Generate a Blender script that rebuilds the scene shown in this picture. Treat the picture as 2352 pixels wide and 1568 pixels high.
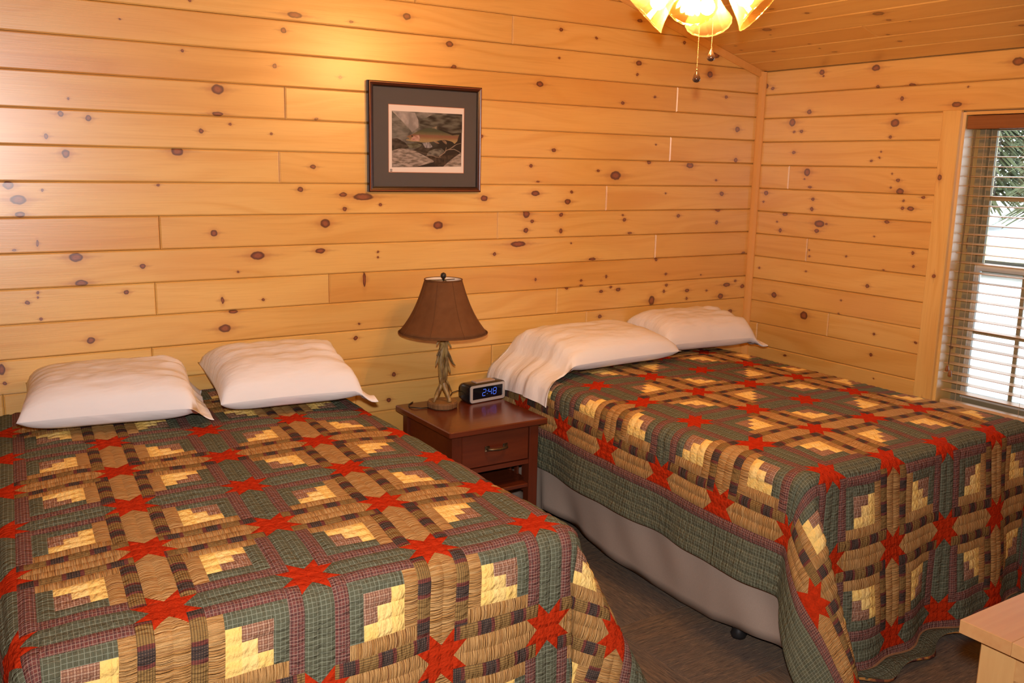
import bpy, math, random
from mathutils import Vector, Matrix, noise
random.seed(7)
PI = math.pi
sc = bpy.context.scene
for o in list(bpy.data.objects):
    bpy.data.objects.remove(o)
col = sc.collection

# ---------------------------------------------------------------- camera
cam_d = bpy.data.cameras.new('camera')
cam_d.sensor_width = 36.0
cam_d.lens = 2105.08 / 2352 * 36.0
cam_d.clip_start = 0.05
cam_d.clip_end = 300
cam = bpy.data.objects.new('camera', cam_d)
CAM_P = Vector((-4.1117, -3.7757, 1.6778))
CR = Vector((0.840819, -0.540934, 0.02035)); CU = Vector((0.085333, 0.169577, 0.981816)); CF = Vector((0.534548, 0.823793, -0.188743))
M = Matrix((CR, CU, -CF)).transposed().to_4x4()
M.translation = CAM_P
cam.matrix_world = M
col.objects.link(cam)
sc.camera = cam

# ---------------------------------------------------------------- colour management, world, lights
sc.view_settings.view_transform = 'Standard'
sc.view_settings.look = 'None'
sc.view_settings.gamma = 1.0
sc.view_settings.use_curve_mapping = False
sc.view_settings.exposure = 0.0
sc.cycles.adaptive_threshold = 0.025
sc.cycles.max_bounces = 6
sc.cycles.diffuse_bounces = 3
sc.cycles.glossy_bounces = 2
sc.cycles.transparent_max_bounces = 12
sc.cycles.caustics_reflective = False
sc.cycles.caustics_refractive = False
BULB_W = 14.5          # each of the four bulbs of the fan light
FLASH_W = 31.0         # the flash on top of the photographer's camera
SKY = 6.0

world = bpy.data.worlds.new('overcast_sky')
sc.world = world
world.use_nodes = True
wn = world.node_tree
bg = wn.nodes['Background']
bg.inputs[0].default_value = (0.86, 0.93, 1.0, 1)
bg.inputs[1].default_value = SKY

fl = bpy.data.lights.new('camera_flash', 'SPOT')
fl.energy = FLASH_W * 10
fl.color = (1.0, 0.93, 0.92)
fl.spot_size = math.radians(105)
fl.spot_blend = 0.9
fl.shadow_soft_size = 0.03
flo = bpy.data.objects.new('camera_flash', fl)
FM = M.copy(); FM.translation = CAM_P + CU * 0.13 - CF * 0.02
flo.matrix_world = FM
col.objects.link(flo)

# ---------------------------------------------------------------- constants
U = 0.13               # exposed height of one wall board
ZF = 1.455             # height of the board joint counted as zero
ZC = 2.2257            # ceiling height at the right wall
SL = 0.2903            # ceiling rise per metre
RIDGE = -2.45
XL = -4.9              # left wall
YF = -4.7              # front wall

# knots seen on the boards: (along, height, half length, half height)
KB = [(-2.748,2.259,0.0312,0.0119),(-2.797,2.195,0.0118,0.0102),(-3.199,2.083,0.0065,0.0064),(-2.837,2.054,0.009,0.0085),(-2.554,2.029,0.0078,0.0071),(-3.07,1.948,0.0238,0.0192),(-3.074,1.854,0.0222,0.0084),(-3.61,1.884,0.0043,0.0046),(-3.64,1.828,0.0101,0.0108),(-3.547,1.817,0.0104,0.011),(-3.692,1.746,0.0071,0.0093),(-3.141,1.785,0.0092,0.0092),(-3.027,1.816,0.0061,0.0059),(-2.86,1.783,0.0055,0.0052),(-2.664,1.852,0.0096,0.0053),(-3.236,1.705,0.023,0.0175),(-3.632,1.686,0.0138,0.0149),(-2.683,1.654,0.0135,0.0091),(-3.315,1.574,0.0065,0.005),(-2.741,1.559,0.0124,0.0109),(-2.55,1.538,0.0181,0.0093),(-2.456,1.528,0.0474,0.0151),(-2.373,1.494,0.0074,0.0067),(-2.543,1.476,0.0101,0.0094),(-3.826,1.571,0.0179,0.0138),(-3.798,1.519,0.0264,0.0171),(-3.796,1.466,0.0154,0.0109),(-3.718,1.553,0.0047,0.0052),(-3.163,2.271,0.0049,0.0048),(-2.502,2.257,0.0098,0.0053),(-3.418,2.179,0.0045,0.0031),(-3.108,1.384,0.013,0.0131),(-2.634,1.415,0.0217,0.0186),(-3.747,1.36,0.0043,0.0127),(-3.824,1.339,0.0056,0.0047),(-3.622,1.305,0.0253,0.0163),(-3.609,1.207,0.0226,0.0124),(-3.386,1.262,0.0104,0.0093),(-2.932,1.287,0.0302,0.0163),(-2.658,1.298,0.0217,0.0113),(-3.016,1.223,0.0054,0.0054),(-2.388,1.285,0.0053,0.0049),(-2.388,1.26,0.0053,0.0049),(-3.758,1.179,0.005,0.0057),(-3.76,1.161,0.0043,0.0049),(-3.795,1.144,0.0078,0.0073),(-3.755,1.079,0.0051,0.0057),(-3.452,1.163,0.0103,0.0093),(-3.084,1.108,0.0071,0.0144),(-2.914,1.101,0.0065,0.0065),(-2.454,1.163,0.0073,0.0332),(-3.041,1.059,0.0197,0.0082),(-3.078,0.991,0.0249,0.0164),(-3.589,0.984,0.0138,0.0127),(-2.482,0.964,0.0063,0.0059),(-2.499,0.901,0.0105,0.0099),(-3.897,0.901,0.0112,0.0212),(-3.891,0.849,0.007,0.0066),(-2.243,2.304,0.0189,0.0145),(-2.029,2.207,0.019,0.0131),(-2.005,2.109,0.0135,0.0095),(-2.084,1.398,0.0251,0.0181),(-1.013,2.004,0.0115,0.0086),(-0.797,2.044,0.009,0.0066),(-0.174,1.902,0.0173,0.0155),(-1.855,1.808,0.0095,0.008),(-1.439,1.755,0.0132,0.0095),(-0.775,1.801,0.0061,0.0045),(-0.522,1.696,0.0259,0.0141),(-0.817,1.708,0.0137,0.0102),(-1.572,1.677,0.0102,0.0083),(-1.157,1.659,0.0085,0.0066),(-1.042,1.636,0.0347,0.0222),(-0.172,1.732,0.0139,0.0133),(-0.316,1.618,0.0085,0.006),(-1.528,1.601,0.0104,0.0042),(-1.542,1.544,0.0246,0.0127),(-1.321,1.551,0.0082,0.0065),(-1.344,1.503,0.019,0.013),(-0.266,1.543,0.0154,0.0122),(-0.689,1.545,0.0063,0.0047),(-1.836,1.521,0.0193,0.0133),(-1.593,1.445,0.0193,0.0202),(-1.558,1.408,0.0104,0.0085),(-1.593,1.364,0.0142,0.0118),(-1.382,1.438,0.0122,0.0098),(-1.382,1.357,0.0108,0.0131),(-0.97,1.407,0.0119,0.0091),(-0.981,1.431,0.0074,0.0057),(-0.588,1.423,0.0129,0.0095),(-0.288,1.451,0.0189,0.0073),(-0.293,1.382,0.0113,0.0106),(-0.928,1.336,0.015,0.0058),(-1.638,1.298,0.0435,0.0139),(-1.773,1.254,0.0099,0.0084),(-1.314,1.294,0.0055,0.0044),(-1.175,1.207,0.0229,0.008),(-0.061,1.201,0.0145,0.0064),(-0.734,1.19,0.0095,0.0096),(-1.529,1.117,0.0066,0.0088),(-1.242,1.098,0.0085,0.0068),(-1.24,1.073,0.0113,0.0057),(-1.078,1.111,0.0073,0.0093),(-0.656,1.105,0.0096,0.0073),(-0.391,1.088,0.0068,0.005),(-1.332,1.063,0.0097,0.0079),(-1.108,1.034,0.0117,0.0093),(-1.044,1.053,0.0089,0.007),(-0.992,1.037,0.015,0.0106),(-0.648,1.043,0.0107,0.008),(-0.491,1.004,0.0167,0.0099),(-0.339,0.995,0.0086,0.0063),(-0.665,1.009,0.0081,0.0098),(-0.752,0.963,0.0206,0.0267),(-0.491,0.959,0.0084,0.0087),(-0.18,1.02,0.0285,0.0115),(-0.111,1.039,0.0108,0.0077),(-0.05,1.005,0.0164,0.0117),(-0.224,0.956,0.0212,0.0154),(-1.109,0.9,0.0123,0.0099),(-0.661,0.9,0.0097,0.0074),(-0.138,0.861,0.0162,0.0117),(-1.855,0.888,0.0123,0.0151),(-1.756,0.644,0.0084,0.0074),(-2.311,0.713,0.01,0.0104),(-2.338,0.595,0.0111,0.0104),(-0.924,2.414,0.0173,0.0084),(-0.612,2.334,0.0093,0.0088),(-0.917,2.207,0.018,0.0133),(-0.925,2.15,0.0073,0.0086),(-0.378,2.288,0.0294,0.0158),(-0.411,2.185,0.0195,0.0171),(-0.279,2.073,0.0118,0.0082),(-1.416,2.326,0.0116,0.009),(-1.532,2.064,0.0203,0.0132),(-1.421,2.194,0.0065,0.0051),(-1.199,2.306,0.0082,0.0062)]
KR = [(0.028,2.147,0.0194,0.0156),(0.08,2.132,0.0127,0.0083),(0.411,2.196,0.0171,0.0135),(0.422,2.176,0.0071,0.0056),(0.742,2.194,0.0241,0.0149),(0.762,2.102,0.0101,0.0074),(0.954,2.099,0.0189,0.0082),(0.906,2.038,0.0108,0.0104),(0.348,1.994,0.0146,0.0126),(1.464,2.169,0.029,0.0176),(1.243,2.074,0.0053,0.0039),(1.197,1.997,0.026,0.0118),(0.886,1.965,0.0097,0.0042),(0.881,1.922,0.0244,0.0189),(0.863,1.854,0.0086,0.0085),(0.306,1.892,0.0119,0.0093),(0.238,1.941,0.0213,0.0211),(0.255,1.89,0.0091,0.007),(0.264,1.779,0.0121,0.0094),(0.817,1.783,0.005,0.0043),(0.811,1.753,0.0063,0.0054),(0.764,1.737,0.0077,0.0065),(0.366,1.673,0.0206,0.021),(0.352,1.636,0.0059,0.0047),(0.392,1.593,0.0117,0.007),(0.892,1.674,0.0049,0.0043),(0.929,1.643,0.0121,0.0085),(0.945,1.588,0.0206,0.017),(0.892,1.607,0.0062,0.0054),(0.087,1.551,0.0162,0.0123),(0.072,1.501,0.0081,0.0062),(0.419,1.53,0.0116,0.0093),(0.418,1.476,0.0108,0.0105),(0.97,1.544,0.0065,0.0057),(0.969,1.508,0.0096,0.0085),(1.014,1.508,0.0189,0.0105),(1.076,1.565,0.0104,0.0073),(0.235,1.438,0.0186,0.0097),(0.476,1.4,0.033,0.0186),(0.521,1.402,0.0076,0.0062),(0.462,1.361,0.0159,0.0105),(0.209,1.346,0.0116,0.0105),(0.183,1.393,0.0063,0.0049),(0.889,1.435,0.0149,0.008),(0.824,1.357,0.0051,0.0044),(0.422,1.253,0.0059,0.0047),(0.426,1.219,0.0068,0.0055),(0.664,1.241,0.0065,0.0055),(1.05,1.293,0.0078,0.0085),(1.06,1.228,0.0075,0.0068),(0.895,1.193,0.0058,0.0051),(0.075,1.119,0.0079,0.0061),(0.411,1.134,0.0059,0.0048),(0.81,1.1,0.0122,0.0105),(0.2,0.976,0.0191,0.0162),(0.421,0.889,0.0253,0.0225),(0.658,1.005,0.0055,0.0046),(0.649,0.931,0.0066,0.0056),(0.876,0.859,0.0077,0.0067),(1.115,0.855,0.0094,0.0065),(0.869,0.748,0.0095,0.0084),(0.312,0.641,0.0125,0.0063),(0.901,0.628,0.0051,0.0045)]
KC = [(0.636,0.694,0.0146,0.006),(0.772,0.602,0.0128,0.008),(1.083,0.5,0.0291,0.0168),(1.087,0.427,0.0141,0.0081),(0.447,0.499,0.0275,0.0167),(0.418,0.439,0.0059,0.0046),(0.118,0.367,0.0098,0.005),(0.105,0.308,0.0082,0.0051),(0.279,0.247,0.0126,0.0089),(0.989,0.281,0.0099,0.0066),(0.998,0.198,0.0106,0.0079),(0.603,0.16,0.0158,0.0062),(0.542,0.284,0.0086,0.0048),(0.557,0.22,0.0058,0.0049),(1.576,0.218,0.0151,0.01),(1.166,0.384,0.0057,0.0041)]

# ---------------------------------------------------------------- helpers
def tag(o, label=None, cat=None, group=None, kind=None):
    if label: o['label'] = label
    if cat: o['category'] = cat
    if group: o['group'] = group
    if kind: o['kind'] = kind
    return o

def empty(name, loc=(0, 0, 0), rz=0.0):
    o = bpy.data.objects.new(name, None)
    o.empty_display_size = 0.05
    o.location = loc
    o.rotation_euler = (0, 0, rz)
    col.objects.link(o)
    return o

class MB:
    def __init__(s):
        s.v = []; s.f = []; s.uv = []; s.mi = []; s.anyuv = False
    def vert(s, p):
        s.v.append(tuple(p)); return len(s.v) - 1
    def face(s, idx, uv=None, mi=0):
        s.f.append(tuple(idx)); s.uv.append(uv); s.mi.append(mi)
        if uv: s.anyuv = True
    def box(s, x0, x1, y0, y1, z0, z1, mi=0):
        b = len(s.v)
        for z in (z0, z1):
            for x, y in ((x0, y0), (x1, y0), (x1, y1), (x0, y1)):
                s.v.append((x, y, z))
        for q in ((3, 2, 1, 0), (4, 5, 6, 7), (0, 1, 5, 4), (1, 2, 6, 5), (2, 3, 7, 6), (3, 0, 4, 7)):
            s.face([b + i for i in q], None, mi)
        return s
    def bevbox(s, x0, x1, y0, y1, z0, z1, c, mi=0):
        """box with all edges chamfered by c"""
        b = len(s.v)
        xs, ys, zs = (x0, x1), (y0, y1), (z0, z1)
        idx = {}
        for i in (0, 1):
            for j in (0, 1):
                for k in (0, 1):
                    dx = c if i == 0 else -c; dy = c if j == 0 else -c; dz = c if k == 0 else -c
                    idx[i, j, k, 0] = s.vert((xs[i], ys[j] + dy, zs[k] + dz))
                    idx[i, j, k, 1] = s.vert((xs[i] + dx, ys[j], zs[k] + dz))
                    idx[i, j, k, 2] = s.vert((xs[i] + dx, ys[j] + dy, zs[k]))
        def quad(a, bb, cc, d, flip):
            s.face([a, d, cc, bb] if flip else [a, bb, cc, d], None, mi)
        for i in (0, 1):
            quad(idx[i,0,0,0], idx[i,1,0,0], idx[i,1,1,0], idx[i,0,1,0], i == 0)
        for j in (0, 1):
            quad(idx[0,j,0,1], idx[1,j,0,1], idx[1,j,1,1], idx[0,j,1,1], j == 1)
        for k in (0, 1):
            quad(idx[0,0,k,2], idx[1,0,k,2], idx[1,1,k,2], idx[0,1,k,2], k == 0)
        for i in (0, 1):
            for j in (0, 1):
                quad(idx[i,j,0,0], idx[i,j,0,1], idx[i,j,1,1], idx[i,j,1,0], (i == j) == False)
        for i in (0, 1):
            for k in (0, 1):
                quad(idx[i,0,k,0], idx[i,1,k,0], idx[i,1,k,2], idx[i,0,k,2], (i == k) == True)
        for j in (0, 1):
            for k in (0, 1):
                quad(idx[0,j,k,1], idx[1,j,k,1], idx[1,j,k,2], idx[0,j,k,2], (j == k) == False)
        for i in (0, 1):
            for j in (0, 1):
                for k in (0, 1):
                    t = [idx[i,j,k,0], idx[i,j,k,1], idx[i,j,k,2]]
                    s.face(t if (i + j + k) % 2 == 1 else t[::-1], None, mi)
        return s
    def tube(s, pts, rads, n=8, caps=True, mi=0):
        pts = [Vector(p) for p in pts]
        if not hasattr(rads, '__len__'): rads = [rads] * len(pts)
        rings = []
        up = Vector((0.13, 0.31, 0.94)).normalized()
        prev = None
        for i, p in enumerate(pts):
            t = (pts[min(i + 1, len(pts) - 1)] - pts[max(i - 1, 0)])
            if t.length < 1e-9: t = Vector((0, 0, 1))
            t.normalize()
            a = (prev if prev is not None else up)
            a = a - t * a.dot(t)
            if a.length < 1e-4:
                a = Vector((1, 0, 0)) - t * t.x
            a.normalize(); prev = a
            c = t.cross(a)
            rings.append([s.vert(p + (a * math.cos(2*PI*k/n) + c * math.sin(2*PI*k/n)) * rads[i]) for k in range(n)])
        for i in range(len(rings) - 1):
            for k in range(n):
                s.face([rings[i][k], rings[i][(k+1) % n], rings[i+1][(k+1) % n], rings[i+1][k]], None, mi)
        if caps:
            s.face(rings[0][::-1], None, mi); s.face(rings[-1], None, mi)
        return s
    def lathe(s, prof, n=24, cx=0, cy=0, cap0=False, cap1=False, mi=0, fr=None):
        """prof: (radius, z) list from bottom to top; fr(ang, k) scales the radius"""
        rings = []
        for k, (r, z) in enumerate(prof):
            rings.append([s.vert((cx + r * (fr(2*PI*i/n, k) if fr else 1) * math.cos(2*PI*i/n), cy + r * (fr(2*PI*i/n, k) if fr else 1) * math.sin(2*PI*i/n), z)) for i in range(n)])
        for a, b in zip(rings[:-1], rings[1:]):
            for i in range(n):
                s.face([a[i], a[(i+1) % n], b[(i+1) % n], b[i]], None, mi)
        if cap0: s.face(rings[0][::-1], None, mi)
        if cap1: s.face(rings[-1], None, mi)
        return s
    def poly(s, pts, y=0.0, mi=0):
        s.face([s.vert(p) for p in pts], None, mi)
        return s
    def build(s, name, mat, parent=None, smooth=False, loc=None, rot=None, mw=None):
        me = bpy.data.meshes.new(name)
        me.from_pydata(s.v, [], s.f)
        mats = mat if isinstance(mat, (list, tuple)) else [mat]
        for m in mats: me.materials.append(m)
        if len(mats) > 1:
            me.polygons.foreach_set('material_index', s.mi)
        if s.anyuv:
            uvl = me.uv_layers.new(name='UVMap')
            i = 0
            for f, uv in zip(s.f, s.uv):
                for k in range(len(f)):
                    uvl.data[i].uv = uv[k] if uv else (0, 0)
                    i += 1
        if smooth:
            me.polygons.foreach_set('use_smooth', [True] * len(s.f))
        me.update()
        o = bpy.data.objects.new(name, me)
        col.objects.link(o)
        if parent is not None: o.parent = parent
        if loc: o.location = loc
        if rot: o.rotation_euler = rot
        if mw is not None: o.matrix_basis = mw
        return o

def auto_smooth(o, ang=40):
    me = o.data
    me.polygons.foreach_set('use_smooth', [True] * len(me.polygons))
    me.set_sharp_from_angle(angle=math.radians(ang))
    return o

# ---------------------------------------------------------------- shader helpers
class NT:
    def __init__(s, name, rough=0.6, spec=0.4):
        s.m = bpy.data.materials.new(name)
        s.m.use_nodes = True
        s.t = s.m.node_tree
        s.b = s.t.nodes['Principled BSDF']
        s.b.inputs['Roughness'].default_value = rough
        s.b.inputs['Specular IOR Level'].default_value = spec
        s._tc = None
    def n(s, t):
        return s.t.nodes.new(t)
    def ln(s, a, b):
        s.t.links.new(a, b)
    def put(s, sock, v):
        if isinstance(v, bpy.types.NodeSocket): s.ln(v, sock)
        elif v is not None: sock.default_value = v
    def tc(s, which='Object'):
        if s._tc is None: s._tc = s.n('ShaderNodeTexCoord')
        return s._tc.outputs[which]
    def math(s, op, a, b=None, c=None, clamp=False):
        x = s.n('ShaderNodeMath'); x.operation = op; x.use_clamp = clamp
        s.put(x.inputs[0], a); s.put(x.inputs[1], b)
        if c is not None: s.put(x.inputs[2], c)
        return x.outputs[0]
    def sep(s, v):
        x = s.n('ShaderNodeSeparateXYZ'); s.ln(v, x.inputs[0]); return x.outputs
    def comb(s, x, y, z):
        c = s.n('ShaderNodeCombineXYZ'); s.put(c.inputs[0], x); s.put(c.inputs[1], y); s.put(c.inputs[2], z); return c.outputs[0]
    def mapv(s, v, scale=(1, 1, 1), loc=(0, 0, 0), rot=(0, 0, 0)):
        x = s.n('ShaderNodeMapping'); s.ln(v, x.inputs[0])
        x.inputs['Scale'].default_value = scale; x.inputs['Location'].default_value = loc; x.inputs['Rotation'].default_value = rot
        return x.outputs[0]
    def noise(s, v, scale=5, detail=3, rough=0.5, dist=0.0, out='Fac'):
        x = s.n('ShaderNodeTexNoise'); s.put(x.inputs['Vector'], v)
        x.inputs['Scale'].default_value = scale; x.inputs['Detail'].default_value = detail
        x.inputs['Roughness'].default_value = rough; x.inputs['Distortion'].default_value = dist
        return x.outputs[out]
    def ramp(s, f, stops, interp='LINEAR'):
        x = s.n('ShaderNodeValToRGB'); s.put(x.inputs[0], f)
        cr = x.color_ramp; cr.interpolation = interp
        while len(cr.elements) < len(stops): cr.elements.new(0.5)
        for e, (p, c) in zip(cr.elements, stops):
            e.position = p; e.color = (c, c, c, 1) if not hasattr(c, '__len__') else (*c, 1)
        return x.outputs[0]
    def mix(s, f, a, b, mode='MIX'):
        x = s.n('ShaderNodeMix'); x.data_type = 'RGBA'; x.blend_type = mode
        s.put(x.inputs[0], f)
        for sock, v in ((x.inputs[6], a), (x.inputs[7], b)):
            if isinstance(v, bpy.types.NodeSocket): s.ln(v, sock)
            else: sock.default_value = (*v, 1) if len(v) == 3 else v
        return x.outputs[2]
    def sstep(s, v, a, b):
        x = s.n('ShaderNodeMapRange'); x.interpolation_type = 'SMOOTHSTEP'
        s.put(x.inputs[0], v); x.inputs[1].default_value = a; x.inputs[2].default_value = b
        return x.outputs[0]
    def attr(s, name, typ='OBJECT'):
        x = s.n('ShaderNodeAttribute'); x.attribute_type = typ; x.attribute_name = name
        return x.outputs
    def rnd(s):
        x = s.n('ShaderNodeObjectInfo'); return x.outputs['Random']
    def color(s, v):
        s.put(s.b.inputs['Base Color'], v if isinstance(v, bpy.types.NodeSocket) else (*v, 1)); return s
    def bump(s, h, strength=0.3, dist=0.01):
        x = s.n('ShaderNodeBump'); s.ln(h, x.inputs['Height'])
        x.inputs['Strength'].default_value = strength; x.inputs['Distance'].default_value = dist
        s.ln(x.outputs[0], s.b.inputs['Normal']); return s
    def line(s, coord, period, width, phase=0.0):
        """1 where the coordinate is within a thin line repeated every period"""
        f = s.math('FRACT', s.math('ADD', s.math('DIVIDE', coord, period), phase))
        d = s.math('ABSOLUTE', s.math('SUBTRACT', f, 0.5))
        return s.math('LESS_THAN', d, width / period / 2)

def plain(name, c, rough=0.5, spec=0.4, metal=0.0, noise_amt=0.0, nscale=30):
    m = NT(name, rough, spec)
    m.b.inputs['Metallic'].default_value = metal
    if noise_amt:
        f = m.noise(m.tc('Object'), nscale, 4)
        k = m.ramp(f, [(0.3, 1 - noise_amt), (0.7, 1 + noise_amt)])
        m.color(m.mix(1.0, (*c, 1), k, 'MULTIPLY'))
    else:
        m.color(c)
    return m.m

# knot accumulator: keeps the smallest normalised distance to any knot
kg = bpy.data.node_groups.new('knot_distance', 'ShaderNodeTree')
for nm, tp in (('X', 'NodeSocketFloat'), ('Z', 'NodeSocketFloat'), ('D', 'NodeSocketFloat'), ('T', 'NodeSocketFloat'), ('K', 'NodeSocketVector'), ('R', 'NodeSocketFloat')):
    kg.interface.new_socket(nm, in_out='INPUT', socket_type=tp)
for nm in ('D', 'T'):
    kg.interface.new_socket(nm, in_out='OUTPUT', socket_type='NodeSocketFloat')
def _kg():
    t = kg; gi = t.nodes.new('NodeGroupInput'); go = t.nodes.new('NodeGroupOutput')
    def mth(op, a, b=None):
        x = t.nodes.new('ShaderNodeMath'); x.operation = op
        for i, v in enumerate((a, b)):
            if v is None: continue
            if isinstance(v, bpy.types.NodeSocket): t.links.new(v, x.inputs[i])
            else: x.inputs[i].default_value = v
        return x.outputs[0]
    sp = t.nodes.new('ShaderNodeSeparateXYZ'); t.links.new(gi.outputs['K'], sp.inputs[0])
    dx = mth('DIVIDE', mth('SUBTRACT', gi.outputs['X'], sp.outputs[0]), sp.outputs[2])
    dz = mth('DIVIDE', mth('SUBTRACT', gi.outputs['Z'], sp.outputs[1]), gi.outputs['R'])
    d = mth('SQRT', mth('ADD', mth('MULTIPLY', dx, dx), mth('MULTIPLY', dz, dz)))
    tx = mth('MULTIPLY', dx, 0.2); tz = mth('MULTIPLY', dz, 1.5)
    tt = mth('SQRT', mth('ADD', mth('MULTIPLY', tx, tx), mth('MULTIPLY', tz, tz)))
    t.links.new(mth('MINIMUM', d, gi.outputs['D']), go.inputs['D'])
    t.links.new(mth('MINIMUM', tt, gi.outputs['T']), go.inputs['T'])
_kg()

_pines = {}
def pine(nk):
    """varnished knotty pine; nk knots read from the board's own properties"""
    nk = min(nk, 14)
    if nk in _pines: return _pines[nk], nk
    m = NT('knotty_pine_%d' % nk, 0.36, 0.7)
    m.b.inputs['Coat Weight'].default_value = 1.0
    m.b.inputs['Coat IOR'].default_value = 1.7
    m.b.inputs['Coat Roughness'].default_value = 0.33
    p = m.tc('Object')
    rn = m.rnd()
    x, y, z = m.sep(p)
    off = m.math('MULTIPLY', rn, 37.0)
    v = m.comb(m.math('ADD', x, off), y, m.math('ADD', z, off))
    wob = m.noise(m.mapv(v, (1.6, 1, 9)), 1.0, 0)
    dd = None
    if nk:
        wx = m.math('ADD', x, m.math('MULTIPLY', m.math('SUBTRACT', m.noise(v, 60, 0), 0.5), 0.006))
        wz = m.math('ADD', z, m.math('MULTIPLY', m.math('SUBTRACT', m.noise(m.mapv(v, loc=(5, 3, 1)), 60, 0), 0.5), 0.006))
        D, T = 50.0, 50.0
        for k in range(nk):
            a = m.attr('k%d' % k)
            g = m.n('ShaderNodeGroup'); g.node_tree = kg
            m.ln(wx, g.inputs['X']); m.ln(wz, g.inputs['Z'])
            m.put(g.inputs['D'], D); m.put(g.inputs['T'], T)
            m.ln(a['Vector'], g.inputs['K']); m.ln(a['Alpha'], g.inputs['R'])
            D, T = g.outputs['D'], g.outputs['T']
        dd = D; tt = T
    # grain: long streaks bent round the knots
    zz = z
    if dd is not None:
        zz = m.math('ADD', z, m.math('MULTIPLY', m.math('POWER', 2.718, m.math('MULTIPLY', dd, -0.8)), 0.02))
    gv = m.comb(m.math('MULTIPLY', m.math('ADD', x, off), 0.9), 0.0, m.math('ADD', m.math('MULTIPLY', m.math('ADD', zz, off), 26.0), m.math('MULTIPLY', wob, 5.0)))
    g1 = m.noise(gv, 1.0, 2, 0.55)
    g2 = m.noise(m.mapv(v, (6, 1, 260)), 1.0, 0)
    tone = m.attr('tone')['Fac']
    light = m.mix(tone, (0.82, 0.53, 0.16), (0.71, 0.375, 0.082))
    dark = m.mix(tone, (0.76, 0.44, 0.108), (0.63, 0.305, 0.058))
    c = m.mix(m.sstep(g1, 0.40, 0.72), light, dark)
    c = m.mix(m.math('MULTIPLY', m.sstep(g2, 0.5, 0.75), 0.14), c, (0.50, 0.22, 0.05))
    big = m.noise(m.mapv(v, (1.2, 1, 5)), 1.3, 0)
    c = m.mix(m.math('MULTIPLY', m.sstep(big, 0.5, 0.75), 0.30), c, (0.64, 0.27, 0.055))
    if dd is not None:
        halo = m.math('SUBTRACT', 1.0, m.sstep(dd, 0.9, 2.6))
        c = m.mix(m.math('MULTIPLY', halo, 0.42), c, (0.50, 0.20, 0.045))
        tail = m.math('SUBTRACT', 1.0, m.sstep(tt, 0.25, 1.0))
        c = m.mix(m.math('MULTIPLY', tail, 0.40), c, (0.38, 0.13, 0.03))
        ring = m.math('SINE', m.math('MULTIPLY', dd, 16.0))
        inner = m.mix(m.sstep(dd, 0.25, 0.95), (0.30, 0.085, 0.03), (0.085, 0.018, 0.007))
        inner = m.mix(m.math('MULTIPLY', m.sstep(ring, 0.0, 1.0), 0.25), inner, (0.16, 0.04, 0.015))
        km = m.math('SUBTRACT', 1.0, m.sstep(dd, 0.85, 1.12))
        c = m.mix(km, c, inner)
    m.color(c)
    m.bump(m.math('ADD', g2, m.math('MULTIPLY', g1, 0.6)), 0.06, 0.004)
    _pines[nk] = m.m
    return m.m, nk

def add_board(name, L, h, knots, tone, parent, mw, thk=0.018, ch=0.005, uneven=True):
    """one tongue-and-groove board; local x = length, z = width, front face at y = 0"""
    mb = MB()
    g = 0.0008
    d = random.uniform(-0.0008, 0.0008) if uneven else 0
    x0, x1, z0, z1 = g, L - g, g, h - g
    f = [mb.vert(p) for p in ((x0 + ch, d, z0 + ch), (x1 - ch, d, z0 + ch), (x1 - ch, d, z1 - ch), (x0 + ch, d, z1 - ch))]
    e = [mb.vert(p) for p in ((x0, d + ch * 1.1, z0), (x1, d + ch * 1.1, z0), (x1, d + ch * 1.1, z1), (x0, d + ch * 1.1, z1))]
    b = [mb.vert(p) for p in ((x0, thk, z0), (x1, thk, z0), (x1, thk, z1), (x0, thk, z1))]
    mb.face(f)
    for i in range(4):
        j = (i + 1) % 4
        mb.face([e[i], e[j], f[j], f[i]])
        mb.face([b[i], b[j], e[j], e[i]])
    mb.face(b[::-1])
    knots = knots[:14]
    mat, n = pine(len(knots))
    o = mb.build(name, mat, parent, mw=mw)
    o['tone'] = float(tone)
    for k in range(n):
        o['k%d' % k] = [float(q) for q in (knots[k] if k < len(knots) else (-90.0, -90.0, 0.01, 0.01))]
    return o


# ---------------------------------------------------------------- structure
grey = plain('wall_core', (0.30, 0.17, 0.07), 0.9)
def ceil_z(x):
    return ZC + SL * (-x) if x > RIDGE else ZC + SL * (-2 * RIDGE + x)

def extra_knots(L, h, dens):
    n = int(L * dens + random.random())
    out = []
    for _ in range(n):
        r = random.choice([0.003, 0.004, 0.006, 0.009, 0.013])
        out.append((random.uniform(0.05, L - 0.03), random.uniform(0.02, h - 0.02), r * random.uniform(1, 1.5), r))
    return out

def row_boards(parent, butts, xa, xb, zlo, h, knots, mk, seen=None):
    """cut one course at the butt joints and lay its boards"""
    cuts = [xa] + sorted(b for b in butts if xa + 0.02 < b < xb - 0.02) + [xb]
    for a, b in zip(cuts[:-1], cuts[1:]):
        ks = [(kx - a, kz - zlo, max(rx, 0.0035), max(rz, 0.003)) for kx, kz, rx, rz in knots if a <= kx < b and zlo <= kz < zlo + h]
        if not ks and seen is False: ks = extra_knots(b - a, h, 1.5)
        add_board('plank', b - a, h, ks, random.choice([0.15, 0.25, 0.3, 0.4, 0.45, 0.55, 0.8]), parent, mk(a, zlo))

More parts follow.
